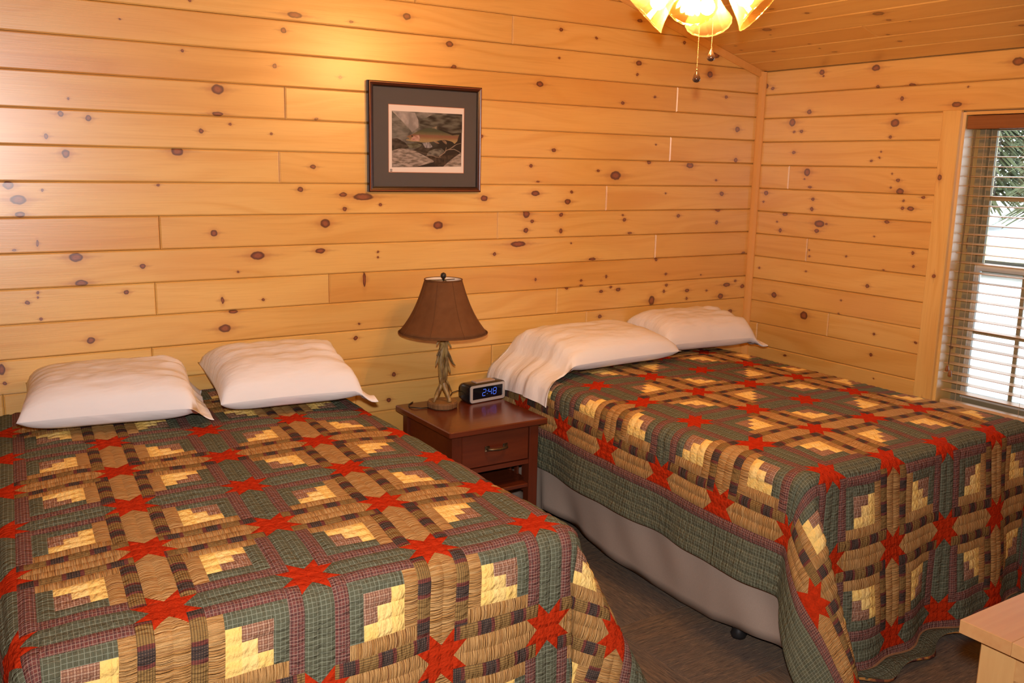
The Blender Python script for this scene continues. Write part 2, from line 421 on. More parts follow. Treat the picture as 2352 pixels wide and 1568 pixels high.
# back wall (gable) : core with its boards
def gable(y0, y1):
    mb = MB()
    pts = [(XL - 0.1, -0.1), (0.12, -0.1), (0.12, ZC + 0.03), (RIDGE, ceil_z(RIDGE) + 0.03), (XL - 0.1, ceil_z(XL) + 0.03)]
    a = [mb.vert((x, y0, z)) for x, z in pts]; b = [mb.vert((x, y1, z)) for x, z in pts]
    mb.face(a); mb.face(b[::-1])
    for i in range(5):
        j = (i + 1) % 5
        mb.face([a[j], a[i], b[i], b[j]])
    return mb
wall_back = tag(gable(0.018, 0.12).build('wall_back', grey), 'knotty pine plank wall behind the heads of both beds', kind='structure')
BUTT = {6: [-1.693, -3.9], 3: [-2.797], 1: [-2.829], -1: [-3.316, -1.756], -3: [-3.344, -2.619], -5: [-3.369, -1.2], 0: [-1.097], 2: [-0.672], 4: [-0.643, -3.95],
        -2: [-0.745, -4.2], -4: [-1.393, -4.1], -6: [-1.778, -3.9], 5: [-4.0], -7: [-2.5, -0.9], -8: [-3.2], -9: [-1.6], -10: [-2.6], -11: [-1.1, -3.3], 7: [-2.2], 8: [-1.6, -3.0]}
TONES = {}
for k in range(-12, 13):
    zlo = ZF + k * U
    if zlo + U < 0.0: continue
    # length limited by the sloped ceiling
    xr = 0.0 if zlo < ZC else -(zlo - ZC) / SL
    xl = XL if zlo < ceil_z(XL) else 2 * RIDGE + (zlo - ZC) / SL
    if xr - xl < 0.15: continue
    row_boards(wall_back, BUTT.get(k, [-2.0]), xl, xr, zlo, U, KB, lambda a, z: Matrix.Translation((a, 0, z)), seen=(-7 < k < 8))

# right wall with the window opening
WY0, WY1, WZ0, WZ1 = 1.232, 2.06, 0.575, 1.962       # distances from the corner, heights
wm = MB()
wm.box(0.018, 0.17, -WY0, 0.12, -0.1, ZC + 0.02)
wm.box(0.018, 0.17, YF, -WY1, -0.1, ZC + 0.02)
wm.box(0.018, 0.17, -WY1, -WY0, -0.1, WZ0)
wm.box(0.018, 0.17, -WY1, -WY0, WZ1, ZC + 0.02)
wall_right = tag(wm.build('wall_right', grey), 'knotty pine plank wall with the window', kind='structure')
def mk_right(a, z):
    return Matrix.Translation((0, -a, z)) @ Matrix.Rotation(-PI / 2, 4, 'Z')
BUTR = {1: [0.24, 3.0], -2: [0.405], -5: [0.586], 4: [3.1], 5: [2.7], -6: [0.09, 2.4], 2: [2.9], -3: [2.6]}
for k in range(-12, 7):
    zlo = ZF + (k - 0.065) * U
    h = U
    if zlo + U < 0: continue
    if zlo > ZC: break
    h = min(U, ZC + 0.012 - zlo)
    if h < 0.02: continue
    if zlo + h <= WZ0 + 0.03 or zlo >= WZ1 - 0.05:
        spans = [(0.0, -YF)]
    else:
        spans = [(0.0, WY0 - 0.012), (WY1 + 0.012, -YF)]
    for a, b in spans:
        row_boards(wall_right, BUTR.get(k, [3.3]), a, b, zlo, h, KR, mk_right, seen=a < 1)

# left and front walls lie outside the picture: plain pine sheathing that bounces the light
sheath = plain('pine_sheathing', (0.72, 0.42, 0.115), 0.4)
tag(MB().box(XL - 0.12, XL, YF, 0.02, -0.1, ceil_z(XL) + 0.05).build('wall_left', sheath), 'plain pine wall on the left', kind='structure')
tag(gable(YF - 0.12, YF).build('wall_front', sheath), 'plain pine gable wall opposite the beds', kind='structure')

# ceiling : right slope in single boards, left slope plain
nrm = Vector((SL, 0, 1)).normalized()
mbc = MB()
def slab(xa, xb, za, zb, t0, t1):
    a = []
    for x, z in ((xa, za), (xb, zb)):
        for y in (YF, 0.1):
            a.append((x, y, z))
    b = len(mbc.v)
    for x, y, z in a: mbc.v.append((x, y, z + t0))
    for x, y, z in a: mbc.v.append((x, y, z + t1))
    for q in ((0, 1, 3, 2), (4, 6, 7, 5), (0, 2, 6, 4), (1, 5, 7, 3), (0, 4, 5, 1), (2, 3, 7, 6)):
        mbc.face([b + i for i in q])
slab(0.13, RIDGE, ZC - SL * 0.13, ceil_z(RIDGE), 0.02, 0.12)
slab(RIDGE, XL - 0.1, ceil_z(RIDGE), ceil_z(XL - 0.1), 0.0, 0.12)
ceiling = tag(mbc.build('ceiling', sheath), 'sloped knotty pine board ceiling', kind='structure')
xa_ = Vector((0, -1, 0)); za_ = xa_.cross(nrm)
R3 = Matrix((xa_, nrm, za_)).transposed().to_4x4()
def mk_ceil(a, s):
    return Matrix.Translation(Vector((0, -a, ZC)) + za_ * s) @ R3
SLEN = -RIDGE * math.sqrt(1 + SL * SL)
BC = 0.1333
for i in range(19):
    s0 = i * BC
    if s0 > SLEN - 0.02: break
    bt = {0: [2.6], 1: [2.1], 2: [0.93, 3.0], 3: [2.4], 4: [2.0]}.get(i, [random.uniform(0.8, 3.8)])
    row_boards(ceiling, bt, 0.0, -YF, s0, min(BC, SLEN - s0), KC, mk_ceil, seen=i < 5)

# trims
tw = NT('pine_trim', 0.35, 0.45)
tw.color(tw.mix(tw.noise(tw.mapv(tw.tc(), (25, 25, 2)), 2.0, 3), (0.78, 0.42, 0.13), (0.70, 0.34, 0.085)))
trimw = tw.m
t1 = MB()
pr = [(0, 0), (-0.030, 0), (-0.030, -0.008), (-0.022, -0.024), (-0.008, -0.034), (0, -0.034)]
for z in (0.0, ZC - 0.002):
    for x, y in pr: t1.vert((x, y, z))
for i in range(6):
    j = (i + 1) % 6
    t1.face([i, j, 6 + j, 6 + i][::-1])
t1.face([0, 1, 2, 3, 4, 5]); t1.face([11, 10, 9, 8, 7, 6])
o = tag(t1.build('trim_1', trimw), 'narrow pine corner strip where the two walls meet', kind='structure'); o['tone'] = 0.12
t2 = MB()
for sgn in (1,):
    a = Vector((-0.002, 0, ZC)); b = Vector((RIDGE, 0, ceil_z(RIDGE)))
    dn = -nrm
    for p in (a, b):
        for dy, dd in ((0, 0), (-0.014, 0.0), (-0.014, 0.030), (-0.006, 0.036), (0, 0.036)):
            t2.vert(p + Vector((0, dy, 0)) + dn * dd)
    for i in range(5):
        j = (i + 1) % 5
        t2.face([i, j, 5 + j, 5 + i])
    t2.face([4, 3, 2, 1, 0]); t2.face([5, 6, 7, 8, 9])
o = tag(t2.build('trim_2', trimw), 'pine strip along the slope of the ceiling', kind='structure'); o['tone'] = 0.2
o = tag(MB().bevbox(XL, -0.03, -0.014, 0.0, 0.0, 0.085, 0.003).build('baseboard_back', trimw), 'pine baseboard under the plank wall', kind='structure'); o['tone'] = 0.1
o = tag(MB().bevbox(-0.014, 0.0, YF, -0.035, 0.0, 0.085, 0.003).build('baseboard_right', trimw), 'pine baseboard on the window wall', kind='structure'); o['tone'] = 0.1

# floor : carpet squares laid quarter-turned
ca = NT('carpet_tile_streaked', 0.95, 0.15)
p = ca.tc('Object'); rn = ca.rnd()
pv = ca.n('ShaderNodeVectorMath'); pv.operation = 'ADD'
ca.ln(p, pv.inputs[0]); ca.ln(ca.comb(ca.math('MULTIPLY', rn, 91.0), ca.math('MULTIPLY', rn, 53.0), 0.0), pv.inputs[1])
s1 = ca.noise(ca.mapv(pv.outputs[0], (20, 380, 1)), 1.0, 2)
s2 = ca.noise(ca.mapv(pv.outputs[0], (6, 90, 1)), 1.0, 2)
s3 = ca.noise(pv.outputs[0], 480, 2)
s4 = ca.noise(pv.outputs[0], 2.0, 2)
cc = ca.mix(ca.sstep(s2, 0.36, 0.64), (0.20, 0.15, 0.108), (0.31, 0.208, 0.128))
cc = ca.mix(ca.math('MULTIPLY', ca.sstep(s4, 0.45, 0.6), 0.45), cc, (0.18, 0.16, 0.145))
cc = ca.mix(ca.math('MULTIPLY', ca.sstep(s1, 0.58, 0.66), 0.75), cc, (0.48, 0.34, 0.21))
cc = ca.mix(ca.math('MULTIPLY', ca.sstep(s1, 0.44, 0.36), 0.55), cc, (0.045, 0.038, 0.036))
cc = ca.mix(ca.math('MULTIPLY', ca.sstep(s3, 0.56, 0.72), 0.45), cc, (0.30, 0.22, 0.15))
cc = ca.mix(ca.math('MULTIPLY', ca.sstep(s3, 0.44, 0.30), 0.5), cc, (0.04, 0.034, 0.032))
ca.color(cc); ca.bump(ca.math('ADD', s1, ca.math('MULTIPLY', s3, 1.5)), 1.0, 0.006)
floor = tag(MB().box(XL - 0.1, 0.13, YF - 0.1, 0.12, -0.12, -0.008).build('floor', plain('floor_underlay', (0.04, 0.035, 0.03), 0.95)), 'carpet floor of brown streaked squares', kind='structure')
tile = MB().bevbox(-0.2495, 0.2495, -0.2495, 0.2495, -0.008, 0.0, 0.0015)
t0 = None
for i in range(10):
    for j in range(10):
        x = -0.07 - 0.25 - 0.5 * i; y = -0.11 - 0.25 - 0.5 * j + 0.25
        if x < XL + 0.2 or y < YF + 0.2: continue
        if t0 is None:
            t0 = tile.build('carpet_tile', ca.m, floor); t = t0
        else:
            t = t0.copy(); col.objects.link(t); t.parent = floor
        t.location = (x, y, 0); t.rotation_euler = (0, 0, ((i + j) % 2) * PI / 2)

# ---------------------------------------------------------------- window in the right wall
jambm, _n = pine(0)
vinyl = plain('taupe_vinyl', (0.30, 0.245, 0.14), 0.45)
whitev = plain('white_sash_vinyl', (0.62, 0.6, 0.55), 0.4)
glass = bpy.data.materials.new('window_glass'); glass.use_nodes = True
gt = glass.node_tree; gt.nodes.clear()
go_ = gt.nodes.new('ShaderNodeOutputMaterial'); tr = gt.nodes.new('ShaderNodeBsdfTransparent'); gl = gt.nodes.new('ShaderNodeBsdfGlossy'); mx = gt.nodes.new('ShaderNodeMixShader'); fr = gt.nodes.new('ShaderNodeFresnel')
gl.inputs['Roughness'].default_value = 0.02; fr.inputs[0].default_value = 1.45
tr.inputs[0].default_value = (0.94, 0.96, 0.95, 1)
gt.links.new(fr.outputs[0], mx.inputs[0]); gt.links.new(tr.outputs[0], mx.inputs[1]); gt.links.new(gl.outputs[0], mx.inputs[2]); gt.links.new(mx.outputs[0], go_.inputs[0])

win = tag(empty('window_1', (0, -(WY0 + WY1) / 2, WZ0)), 'double-hung window with grilles behind wooden blinds', kind='structure')
WI = Matrix.Translation((0, (WY0 + WY1) / 2, -WZ0))
def wpart(mb, name, mat, parent=None, tone=None):
    o = mb.build(name, mat, parent or win)
    if parent is None: o.matrix_basis = WI.copy()
    if tone is not None: o['tone'] = tone
    return o
RJ = Matrix(((0, 0, -1), (0, 1, 0), (1, 0, 0))).to_4x4()
jb = add_board('jamb', WZ1 - WZ0, 0.17, [(0.28, 0.09, 0.006, 0.01), (0.27, 0.075, 0.005, 0.009), (0.78, 0.045, 0.03, 0.007)], 0.0, win, WI @ Matrix.Translation((0.17, -WY0 - 0.018, WZ0)) @ RJ, 0.018, 0.002, False)
wpart(MB().box(0.0, 0.17, -WY1, -WY1 + 0.018, WZ0, WZ1), 'jamb', jambm, tone=0.05)
wpart(MB().box(0.0, 0.17, -WY1 + 0.018, -WY0 - 0.018, WZ1 - 0.014, WZ1), 'head_jamb', jambm, tone=0.1)
wpart(MB().bevbox(-0.035, 0.17, -WY1 - 0.05, -WY0 + 0.05, WZ0 - 0.022, WZ0, 0.004), 'stool', jambm, tone=0.1)
fy0, fy1 = WY0 + 0.018, WY1 - 0.018
f = MB()
f.box(0.126, 0.17, -fy0 - 0.045, -fy0, WZ0, WZ1 - 0.014).box(0.126, 0.17, -fy1, -fy1 + 0.045, WZ0, WZ1 - 0.014)
f.box(0.126, 0.17, -fy1 + 0.045, -fy0 - 0.045, WZ0, WZ0 + 0.03).box(0.126, 0.17, -fy1 + 0.045, -fy0 - 0.045, WZ1 - 0.05, WZ1 - 0.014)
wpart(f, 'window_frame', vinyl)
sy0, sy1 = fy0 + 0.045, fy1 - 0.045
ZM = 1.24
def sash(name, z0, z1, xa, mat):
    s = MB(); w = 0.026
    s.box(xa, xa + 0.02, -sy0 - w, -sy0, z0, z1).box(xa, xa + 0.02, -sy1, -sy1 + w, z0, z1)
    s.box(xa, xa + 0.02, -sy1 + w, -sy0 - w, z0, z0 + 0.03).box(xa, xa + 0.02, -sy1 + w, -sy0 - w, z1 - 0.03, z1)
    o = wpart(s, name, mat)
    wpart(MB().box(xa + 0.008, xa + 0.012, -sy1 + w, -sy0 - w, z0 + 0.03, z1 - 0.03), 'pane', glass, o)
    zm = (z0 + z1) / 2
    wpart(MB().box(xa + 0.006, xa + 0.014, -sy1 + w, -sy0 - w, zm - 0.009, zm + 0.009), 'muntin', vinyl, o)
    for q in (0.33, 0.67):
        yy = -(sy0 + w) - (sy1 - sy0 - 2 * w) * q
        wpart(MB().box(xa + 0.0055, xa + 0.0145, yy - 0.009, yy + 0.009, z0 + 0.03, z1 - 0.03), 'muntin', vinyl, o)
    return o
sash('lower_sash', WZ0 + 0.03, ZM + 0.02, 0.132, whitev)
sash('upper_sash', ZM - 0.015, WZ1 - 0.05, 0.148, vinyl)

# casing board left of the window (and its twin past the frame)
RV = Matrix(((0, 1, 0), (0, 0, 1), (1, 0, 0))).to_4x4()      # board stood on end, facing the room
o = add_board('trim_3', WZ1 + 0.01 - 0.09, 0.096, [(1.662 - 0.09, 0.075, 0.013, 0.010), (1.195 - 0.09, 0.05, 0.009, 0.010), (0.575 - 0.09, 0.045, 0.010, 0.010)], 0.0, None, Matrix.Translation((-0.019, -WY0 - 0.004, 0.09)) @ RV, 0.019, 0.003)
tag(o, 'pale pine casing board beside the window', kind='structure')
o = tag(MB().bevbox(-0.019, 0.0, -WY1 - 0.092, -WY1 + 0.004, 0.09, WZ1 + 0.02, 0.003).build('trim_4', trimw), 'second casing board on the far side of the window', kind='structure'); o['tone'] = 0.0

# blinds
bl = tag(empty('window_blind', (0.04, -(WY0 + WY1) / 2, WZ0 + 0.02)), 'wooden slat blind hanging open in the window', 'blind')
BI = Matrix.Translation((-0.04, (WY0 + WY1) / 2, -WZ0 - 0.02))
walnut = NT('stained_valance_wood', 0.4)
walnut.color(walnut.mix(walnut.noise(walnut.mapv(walnut.tc(), (60, 2, 60)), 2.0, 3), (0.20, 0.07, 0.02), (0.34, 0.13, 0.04)))
slatm = NT('slat_wood', 0.35)
slatm.color(slatm.mix(slatm.noise(slatm.mapv(slatm.tc(), (60, 3, 60)), 2.0, 3), (0.55, 0.36, 0.19), (0.66, 0.46, 0.27)))
cordm = plain('blind_cord', (0.55, 0.42, 0.28), 0.8)
def bpart(mb, name, mat):
    o = mb.build(name, mat, bl); o.matrix_basis = BI.copy(); return o
by0, by1 = WY0 + 0.024, WY1 - 0.024
bpart(MB().bevbox(0.006, 0.022, -by1, -by0 + 0.003, 1.884, 1.945, 0.003), 'valance', walnut.m)
bpart(MB().bevbox(0.024, 0.07, -by1 + 0.004, -by0 - 0.002, 1.90, 1.942, 0.002), 'headrail', walnut.m)
sl = MB().bevbox(-0.024, 0.024, -(by1 - by0) / 2 + 0.003, (by1 - by0) / 2 - 0.003, -0.0014, 0.0014, 0.0009)
s0 = None
for i in range(28):
    z = 1.8490 - i * 0.0445
    if z < WZ0 + 0.045: break
    if s0 is None:
        s0 = bpart(sl, 'slat', slatm.m); s_ = s0
    else:
        s_ = s0.copy(); col.objects.link(s_); s_.parent = bl
    s_.matrix_basis = BI @ Matrix.Translation((0.045, -(by0 + by1) / 2, z)) @ Matrix.Rotation(math.radians(-3 + random.uniform(-1.2, 1.2)), 4, 'Y')
bpart(MB().bevbox(0.022, 0.068, -by1 + 0.003, -by0 - 0.003, WZ0 + 0.006, WZ0 + 0.024, 0.003), 'bottom_rail', slatm.m)
for yy in (by0 + 0.085, (by0 + by1) / 2, by1 - 0.085):
    c_ = MB()
    for xx in (0.019, 0.071):
        c_.tube([(xx, -yy, 1.90), (xx, -yy, WZ0 + 0.02)], 0.0009, 5)
    bpart(c_, 'ladder_cord', cordm)
c_ = MB()
for dx in (0.0, 0.006):
    c_.tube([(0.012, -by0 - 0.035 - dx, 1.88), (0.010, -by0 - 0.035 - dx * 0.5, 0.78)], 0.0011, 5)
bpart(c_, 'pull_cord', plain('dark_cord', (0.10, 0.06, 0.04), 0.8))
for q, zt in enumerate((0.775, 0.752)):
    bpart(MB().lathe([(0.003, zt - 0.032), (0.009, zt - 0.030), (0.010, zt - 0.022), (0.006, zt - 0.006), (0.003, zt)], 10, 0.010, -by0 - 0.033 - q * 0.016, True, True), 'tassel', walnut.m)

# ---------------------------------------------------------------- outdoors, beyond the glass
sn = NT('snow', 0.7, 0.3)
f1 = sn.noise(sn.tc(), 0.6, 5)
sn.color(sn.mix(sn.sstep(f1, 0.45, 0.62), (0.80, 0.83, 0.88), (0.55, 0.56, 0.58)))
sn.bump(f1, 0.6, 0.3)
g = MB()
NX = 24
for i in range(NX + 1):
    for j in range(NX + 1):
        x = 0.4 + 60 * (i / NX) ** 1.6; y = -35 + 75 * j / NX
        g.vert((x, y, -0.55 + 0.25 * noise.noise((x * 0.25, y * 0.25, 0)) + 0.012 * x))
for i in range(NX):
    for j in range(NX):
        a = i * (NX + 1) + j
        g.face([a, a + NX + 1, a + NX + 2, a + 1])
tag(g.build('ground', sn.m, smooth=True), 'snow covered ground outside the window', kind='structure')
dg = NT('dry_grass', 0.9); dg.color(dg.mix(dg.noise(dg.tc(), 3, 4), (0.50, 0.36, 0.16), (0.65, 0.5, 0.28)))
g = MB()
for i in range(2):
    for j in range(13):
        g.vert((14.5 + i * 4 + 0.8 * math.sin(j), -2 + j * 2.0, 0.02 + 0.10 * i + (0.012 * 5 * i) + 0.12 * noise.noise((j * 0.4, i, 3))))
for j in range(12): g.face([j, 13 + j, 14 + j, j + 1])
tag(g.build('dry_grass_strip', dg.m), 'strip of dry grass at the edge of the snow', 'grass', kind='stuff')

needle = NT('conifer_needles', 0.8)
needle.color(needle.mix(needle.noise(needle.tc(), 1.2, 3), (0.03, 0.045, 0.02), (0.12, 0.13, 0.05)))
bark = plain('conifer_bark', (0.10, 0.065, 0.04), 0.9, noise_amt=0.4)
def conifer(x, y, h, label, seed):
    rnd = random.Random(seed)
    t = tag(empty('conifer_tree', (x, y, -0.45 + 0.012 * x)), label, 'tree', 'conifers beyond the snow')
    MB().tube([(0, 0, 0), (0, 0, h * 0.5), (0, 0, h)], [h * 0.018, h * 0.011, 0.01], 7).build('trunk', bark, t)
    mb = MB()
    nb = 40
    for k in range(nb):
        z = h * (0.10 + 0.88 * k / nb)
        R = h * 0.26 * (1 - k / nb) ** 0.8 + 0.12
        for q in range(30):
            a = rnd.uniform(0, 2 * PI)
            ln = R * rnd.uniform(0.7, 1.1)
            d = Vector((math.cos(a), math.sin(a), 0)); sd = Vector((-math.sin(a), math.cos(a), 0))
            p0 = Vector((0, 0, z)); p1 = p0 + d * ln * 0.6 + Vector((0, 0, 0.06 * ln)); p2 = p0 + d * ln + Vector((0, 0, -0.22 * ln))
            w = 0.03 * ln + 0.025
            for s_ in (1, -1):
                for u0, pa, pb, wa, wb in ((0, p0, p1, 0.02, w), (1, p1, p2, w, 0.02)):
                    dr = Vector((0, 0, -0.45))
                    mb.face([mb.vert(pa), mb.vert(pb), mb.vert(pb + (sd * s_ + dr) * wb), mb.vert(pa + (sd * s_ + dr) * wa)])
    mb.build('foliage', needle.m, t)
for i, (x, y, h, lb) in enumerate([(24.0, 9.6, 8.5, 'tall dark conifer straight behind the upper window pane'), (28.0, 15.4, 9.5, 'tallest conifer behind the dry grass outside'),
        (29.5, 9.3, 7.0, 'broad conifer at the right edge of the window view'), (23.0, 15.2, 7.0, 'conifer half hidden by the window frame'), (36.0, 17.5, 10.0, 'farthest conifer outside the window'), (26.5, 4.8, 6.5, 'lowest conifer beside the snow outside')]):
    conifer(x, y, h, lb, 30 + i)

# ---------------------------------------------------------------- fabrics (UV in patch units along / across each strip)
def fabric(name):
    m = NT(name, 0.92, 0.05)
    uv = m.tc('UV')
    u, v, _ = m.sep(uv)
    r = m.math('MULTIPLY', m.rnd(), 17.0)
    m.u = m.math('ADD', u, r); m.v = m.math('ADD', v, m.math('MULTIPLY', r, 3.1)); m.u0 = u; m.v0 = v
    m.uvv = m.comb(m.u, m.v, 0.0)
    return m
def weave(m, c, pucker=0.5, ps=(5.0, 1.3, 1)):
    w = m.noise(m.mapv(m.uvv, (9, 9, 1)), 3.0, 2)
    c = m.mix(m.math('MULTIPLY', m.sstep(w, 0.45, 0.75), 0.18), c, m.mix(1.0, c, (0.6, 0.6, 0.6), 'MULTIPLY'))
    m.color(c)
    pk = m.noise(m.mapv(m.uvv, ps), 1.0, 2)
    m.bump(m.math('ADD', m.math('MULTIPLY', pk, 1.0), m.math('MULTIPLY', w, 0.12)), min(1.0, pucker * 1.5), 0.016)
    return m.m
FAB = {}
m = fabric('red_cotton')
FAB['red'] = weave(m, m.mix(m.noise(m.uvv, 1.2, 3), (0.42, 0.026, 0.005), (0.52, 0.036, 0.007)), 0.5, (2.2, 2.2, 1))
m = fabric('gold_cotton')
g1 = m.noise(m.uvv, 1.3, 3)
cell = m.math('GREATER_THAN', m.math('FRACT', m.math('MULTIPLY', m.u0, 0.5)), 0.5)
c = m.mix(m.math('MULTIPLY', cell, 0.35), m.mix(g1, (0.92, 0.58, 0.12), (0.95, 0.71, 0.27)), (0.95, 0.73, 0.32))
FAB['gold'] = weave(m, c, 0.45, (3, 2, 1))
m = fabric('tan_striped_cotton')
n1 = m.noise(m.mapv(m.uvv, (11, 0.15, 1)), 1.0, 2)
c = m.mix(m.sstep(n1, 0.35, 0.65), (0.48, 0.235, 0.068), (0.64, 0.39, 0.155))
n2 = m.noise(m.mapv(m.uvv, (13, 0.1, 1), (9, 2, 0)), 1.0, 1)
c = m.mix(m.math('MULTIPLY', m.sstep(n2, 0.62, 0.70), 0.8), c, (0.24, 0.09, 0.035))
FAB['tan'] = weave(m, c, 0.75, (9.0, 0.5, 1))
m = fabric('green_windowpane_plaid')
la = m.math('MAXIMUM', m.line(m.u, 0.30, 0.036), m.line(m.v, 0.30, 0.036))
lb = m.math('MAXIMUM', m.line(m.u, 0.10, 0.05), m.line(m.v, 0.10, 0.05))
c = m.mix(m.math('MULTIPLY', lb, 0.35), m.mix(m.noise(m.uvv, 2, 2), (0.086, 0.102, 0.060), (0.118, 0.134, 0.086)), (0.15, 0.118, 0.072))
c = m.mix(m.math('MULTIPLY', la, 0.62), c, (0.33, 0.35, 0.25))
FAB['green'] = weave(m, c, 0.6, (3.0, 1.2, 1))
m = fabric('maroon_plaid')
la = m.line(m.u, 0.22, 0.035); lb = m.line(m.v, 0.22, 0.035)
lc = m.math('MAXIMUM', m.line(m.u, 0.44, 0.08, 0.45), m.line(m.v, 0.44, 0.08, 0.4))
c = m.mix(m.math('MULTIPLY', lc, 0.6), (0.185, 0.062, 0.050), (0.085, 0.05, 0.048))
c = m.mix(m.math('MULTIPLY', m.math('MAXIMUM', la, lb), 0.55), c, (0.46, 0.34, 0.25))
FAB['maroon'] = weave(m, c, 0.6, (4.0, 1.2, 1))
m = fabric('dark_block_plaid')
fr_ = m.math('FRACT', m.math('DIVIDE', m.u, 2.7))
dk = m.math('MULTIPLY', m.math('GREATER_THAN', fr_, 0.36), m.math('LESS_THAN', fr_, 0.66))
pu = m.math('MULTIPLY', m.math('GREATER_THAN', fr_, 0.26), m.math('LESS_THAN', fr_, 0.76))
l1 = m.line(m.v, 0.16, 0.06); l2 = m.line(m.u, 0.16, 0.06)
c = m.mix(m.math('MULTIPLY', l1, 0.7), (0.31, 0.185, 0.062), (0.10, 0.058, 0.028))
c = m.mix(pu, c, m.mix(m.math('MULTIPLY', l1, 0.7), (0.20, 0.060, 0.045), (0.07, 0.03, 0.025)))
c = m.mix(dk, c, m.mix(m.math('MULTIPLY', m.math('MAXIMUM', l1, l2), 0.75), (0.130, 0.085, 0.06), (0.022, 0.022, 0.026)))
FAB['dark'] = weave(m, c, 0.6, (4.0, 1.0, 1))
m = fabric('rose_check')
la = m.math('MAXIMUM', m.line(m.u, 0.17, 0.06), m.line(m.v, 0.17, 0.06))
c = m.mix(m.math('MULTIPLY', la, 0.6), (0.40, 0.215, 0.125), (0.15, 0.055, 0.04))
c = m.mix(m.math('MULTIPLY', m.math('MAXIMUM', m.line(m.u, 0.34, 0.04), m.line(m.v, 0.34, 0.04)), 0.5), c, (0.62, 0.46, 0.33))
FAB['check'] = weave(m, c, 0.5, (4, 2, 1))
bind = NT('quilt_binding', 0.9, 0.1)
bn = bind.noise(bind.tc(), 26, 1)
bind.color(bind.ramp(bn, [(0.35, (0.11, 0.04, 0.03)), (0.45, (0.28, 0.10, 0.04)), (0.55, (0.42, 0.20, 0.05)), (0.65, (0.10, 0.09, 0.05))], 'CONSTANT'))
backing = plain('quilt_backing', (0.28, 0.14, 0.06), 0.95)

def catmull(pts, t):
    n = len(pts) - 1
    x = min(max(t, 0), 0.99999) * n; i = int(x); f = x - i
    p = [pts[max(0, min(n, i + k))] for k in (-1, 0, 1, 2)]
    out = []
    for a, b, c, d in zip(*p):
        out.append(0.5 * ((2*b) + (-a + c)*f + (2*a - 5*b + 4*c - d)*f*f + (-a + 3*b - 3*c + d)*f**3))
    return out
def sm(x, a, b):
    t = min(1, max(0, (x - a) / (b - a))); return t * t * (3 - 2 * t)

class Drape:
    """maps flat quilt coordinates to the quilt hanging over a mattress"""
    def __init__(s, x0, x1, yf, zt, flareL, flareR, flareF, earL, earR, ph, skew=0.0, yref=-1.2):
        s.skew, s.yref = skew, yref
        s.x0, s.x1, s.yf, s.zt = x0, x1, yf, zt
        s.fL, s.fR, s.fF, s.eL, s.eR, s.ph = flareL, flareR, flareF, earL, earR, ph
        s.r = 0.06
    def S(s, a, b):
        a = a + s.skew * (b - s.yref)
        r = s.r
        eL = (s.x0 + r) - a; eR = a - (s.x1 - r); eF = (s.yf + r) - b
        ex, sx, cx, fl, ear = (eL, -1, s.x0 + r, s.fL, s.eL) if eL > eR else (eR, 1, s.x1 - r, s.fR, s.eR)
        cy = s.yf + r
        q = r * PI / 2
        und = 0.005 * noise.noise((a * 3.1, b * 3.1, s.ph)) + 0.003 * noise.noise((a * 9, b * 9, s.ph))
        zt = s.zt + und - 0.012 * sm(max(ex, eF), -0.25, 0.0)
        ox = oy = 0.0
        if ex <= 0 and eF <= 0:
            return Vector((a, b, zt))
        if ex > 0 and eF <= 0:
            if ex < q: o, d = r * math.sin(ex / r), r * (1 - math.cos(ex / r))
            else:
                e = ex - q
                w = 0.04 * (1 + math.sin(b * 7.5 + s.ph)) * sm(-eF, 0.0, 0.3) * e + 0.02 * (1 + math.sin(b * 19 + s.ph * 2)) * sm(-eF, 0, 0.2) * e
                o, d = r + fl * e + w + 0.006 * noise.noise((a * 6, b * 6, s.ph)), r + e * math.sqrt(1 - fl * fl)
            P = Vector((cx + sx * o, b, zt - d)); ov = Vector((sx, 0, 0))
        elif ex <= 0:
            if eF < q: o, d = r * math.sin(eF / r), r * (1 - math.cos(eF / r))
            else:
                e = eF - q
                k = sm(-ex, 0.0, 0.3)
                w = (0.035 * (1 + math.sin(a * 9.0 + s.ph)) + 0.022 * (1 + math.sin(a * 21 + 1.3 * s.ph))) * k * e
                o, d = r + s.fF * e + w + 0.006 * noise.noise((a * 6, b * 6, s.ph)) , r + e * math.sqrt(1 - s.fF ** 2)
            P = Vector((a, cy - o, zt - d)); ov = Vector((0, -1, 0))
        else:
            rr = math.hypot(ex, eF); th = math.atan2(eF, ex)
            if rr < q: o, d, e = r * math.sin(rr / r), r * (1 - math.cos(rr / r)), 0.0
            else: o, d, e = r, r, rr - q
            vx, vy = catmull([(fl, 0.0)] + ear + [(0.0, s.fF)], th / (PI / 2))
            dz = math.sqrt(max(0.35, 1 - vx * vx - vy * vy))
            P = Vector((cx + sx * (math.cos(th) * o + vx * e), cy - (math.sin(th) * o + vy * e), zt - d - e * dz))
            ov = Vector((sx * vx + sx * 0.05, -vy - 0.05, 0)).normalized()
        zm = 0.016
        if P.z < zm:
            ex_ = zm - P.z
            P = P + ov * 0.075 * (1 - math.exp(-ex_ * 13))
            P.z = zm + 0.012 * (1 - math.exp(-ex_ * 30)) * (1 + 0.8 * math.sin(a * 20 + b * 17))
        return P
    def P(s, a, b, h=0.0):
        p = s.S(a, b)
        if h == 0: return p
        e = 0.006
        n = (s.S(a + e, b) - s.S(a - e, b)).cross(s.S(a, b + e) - s.S(a, b - e))
        if n.length < 1e-12: return p
        return p + n.normalized() * h

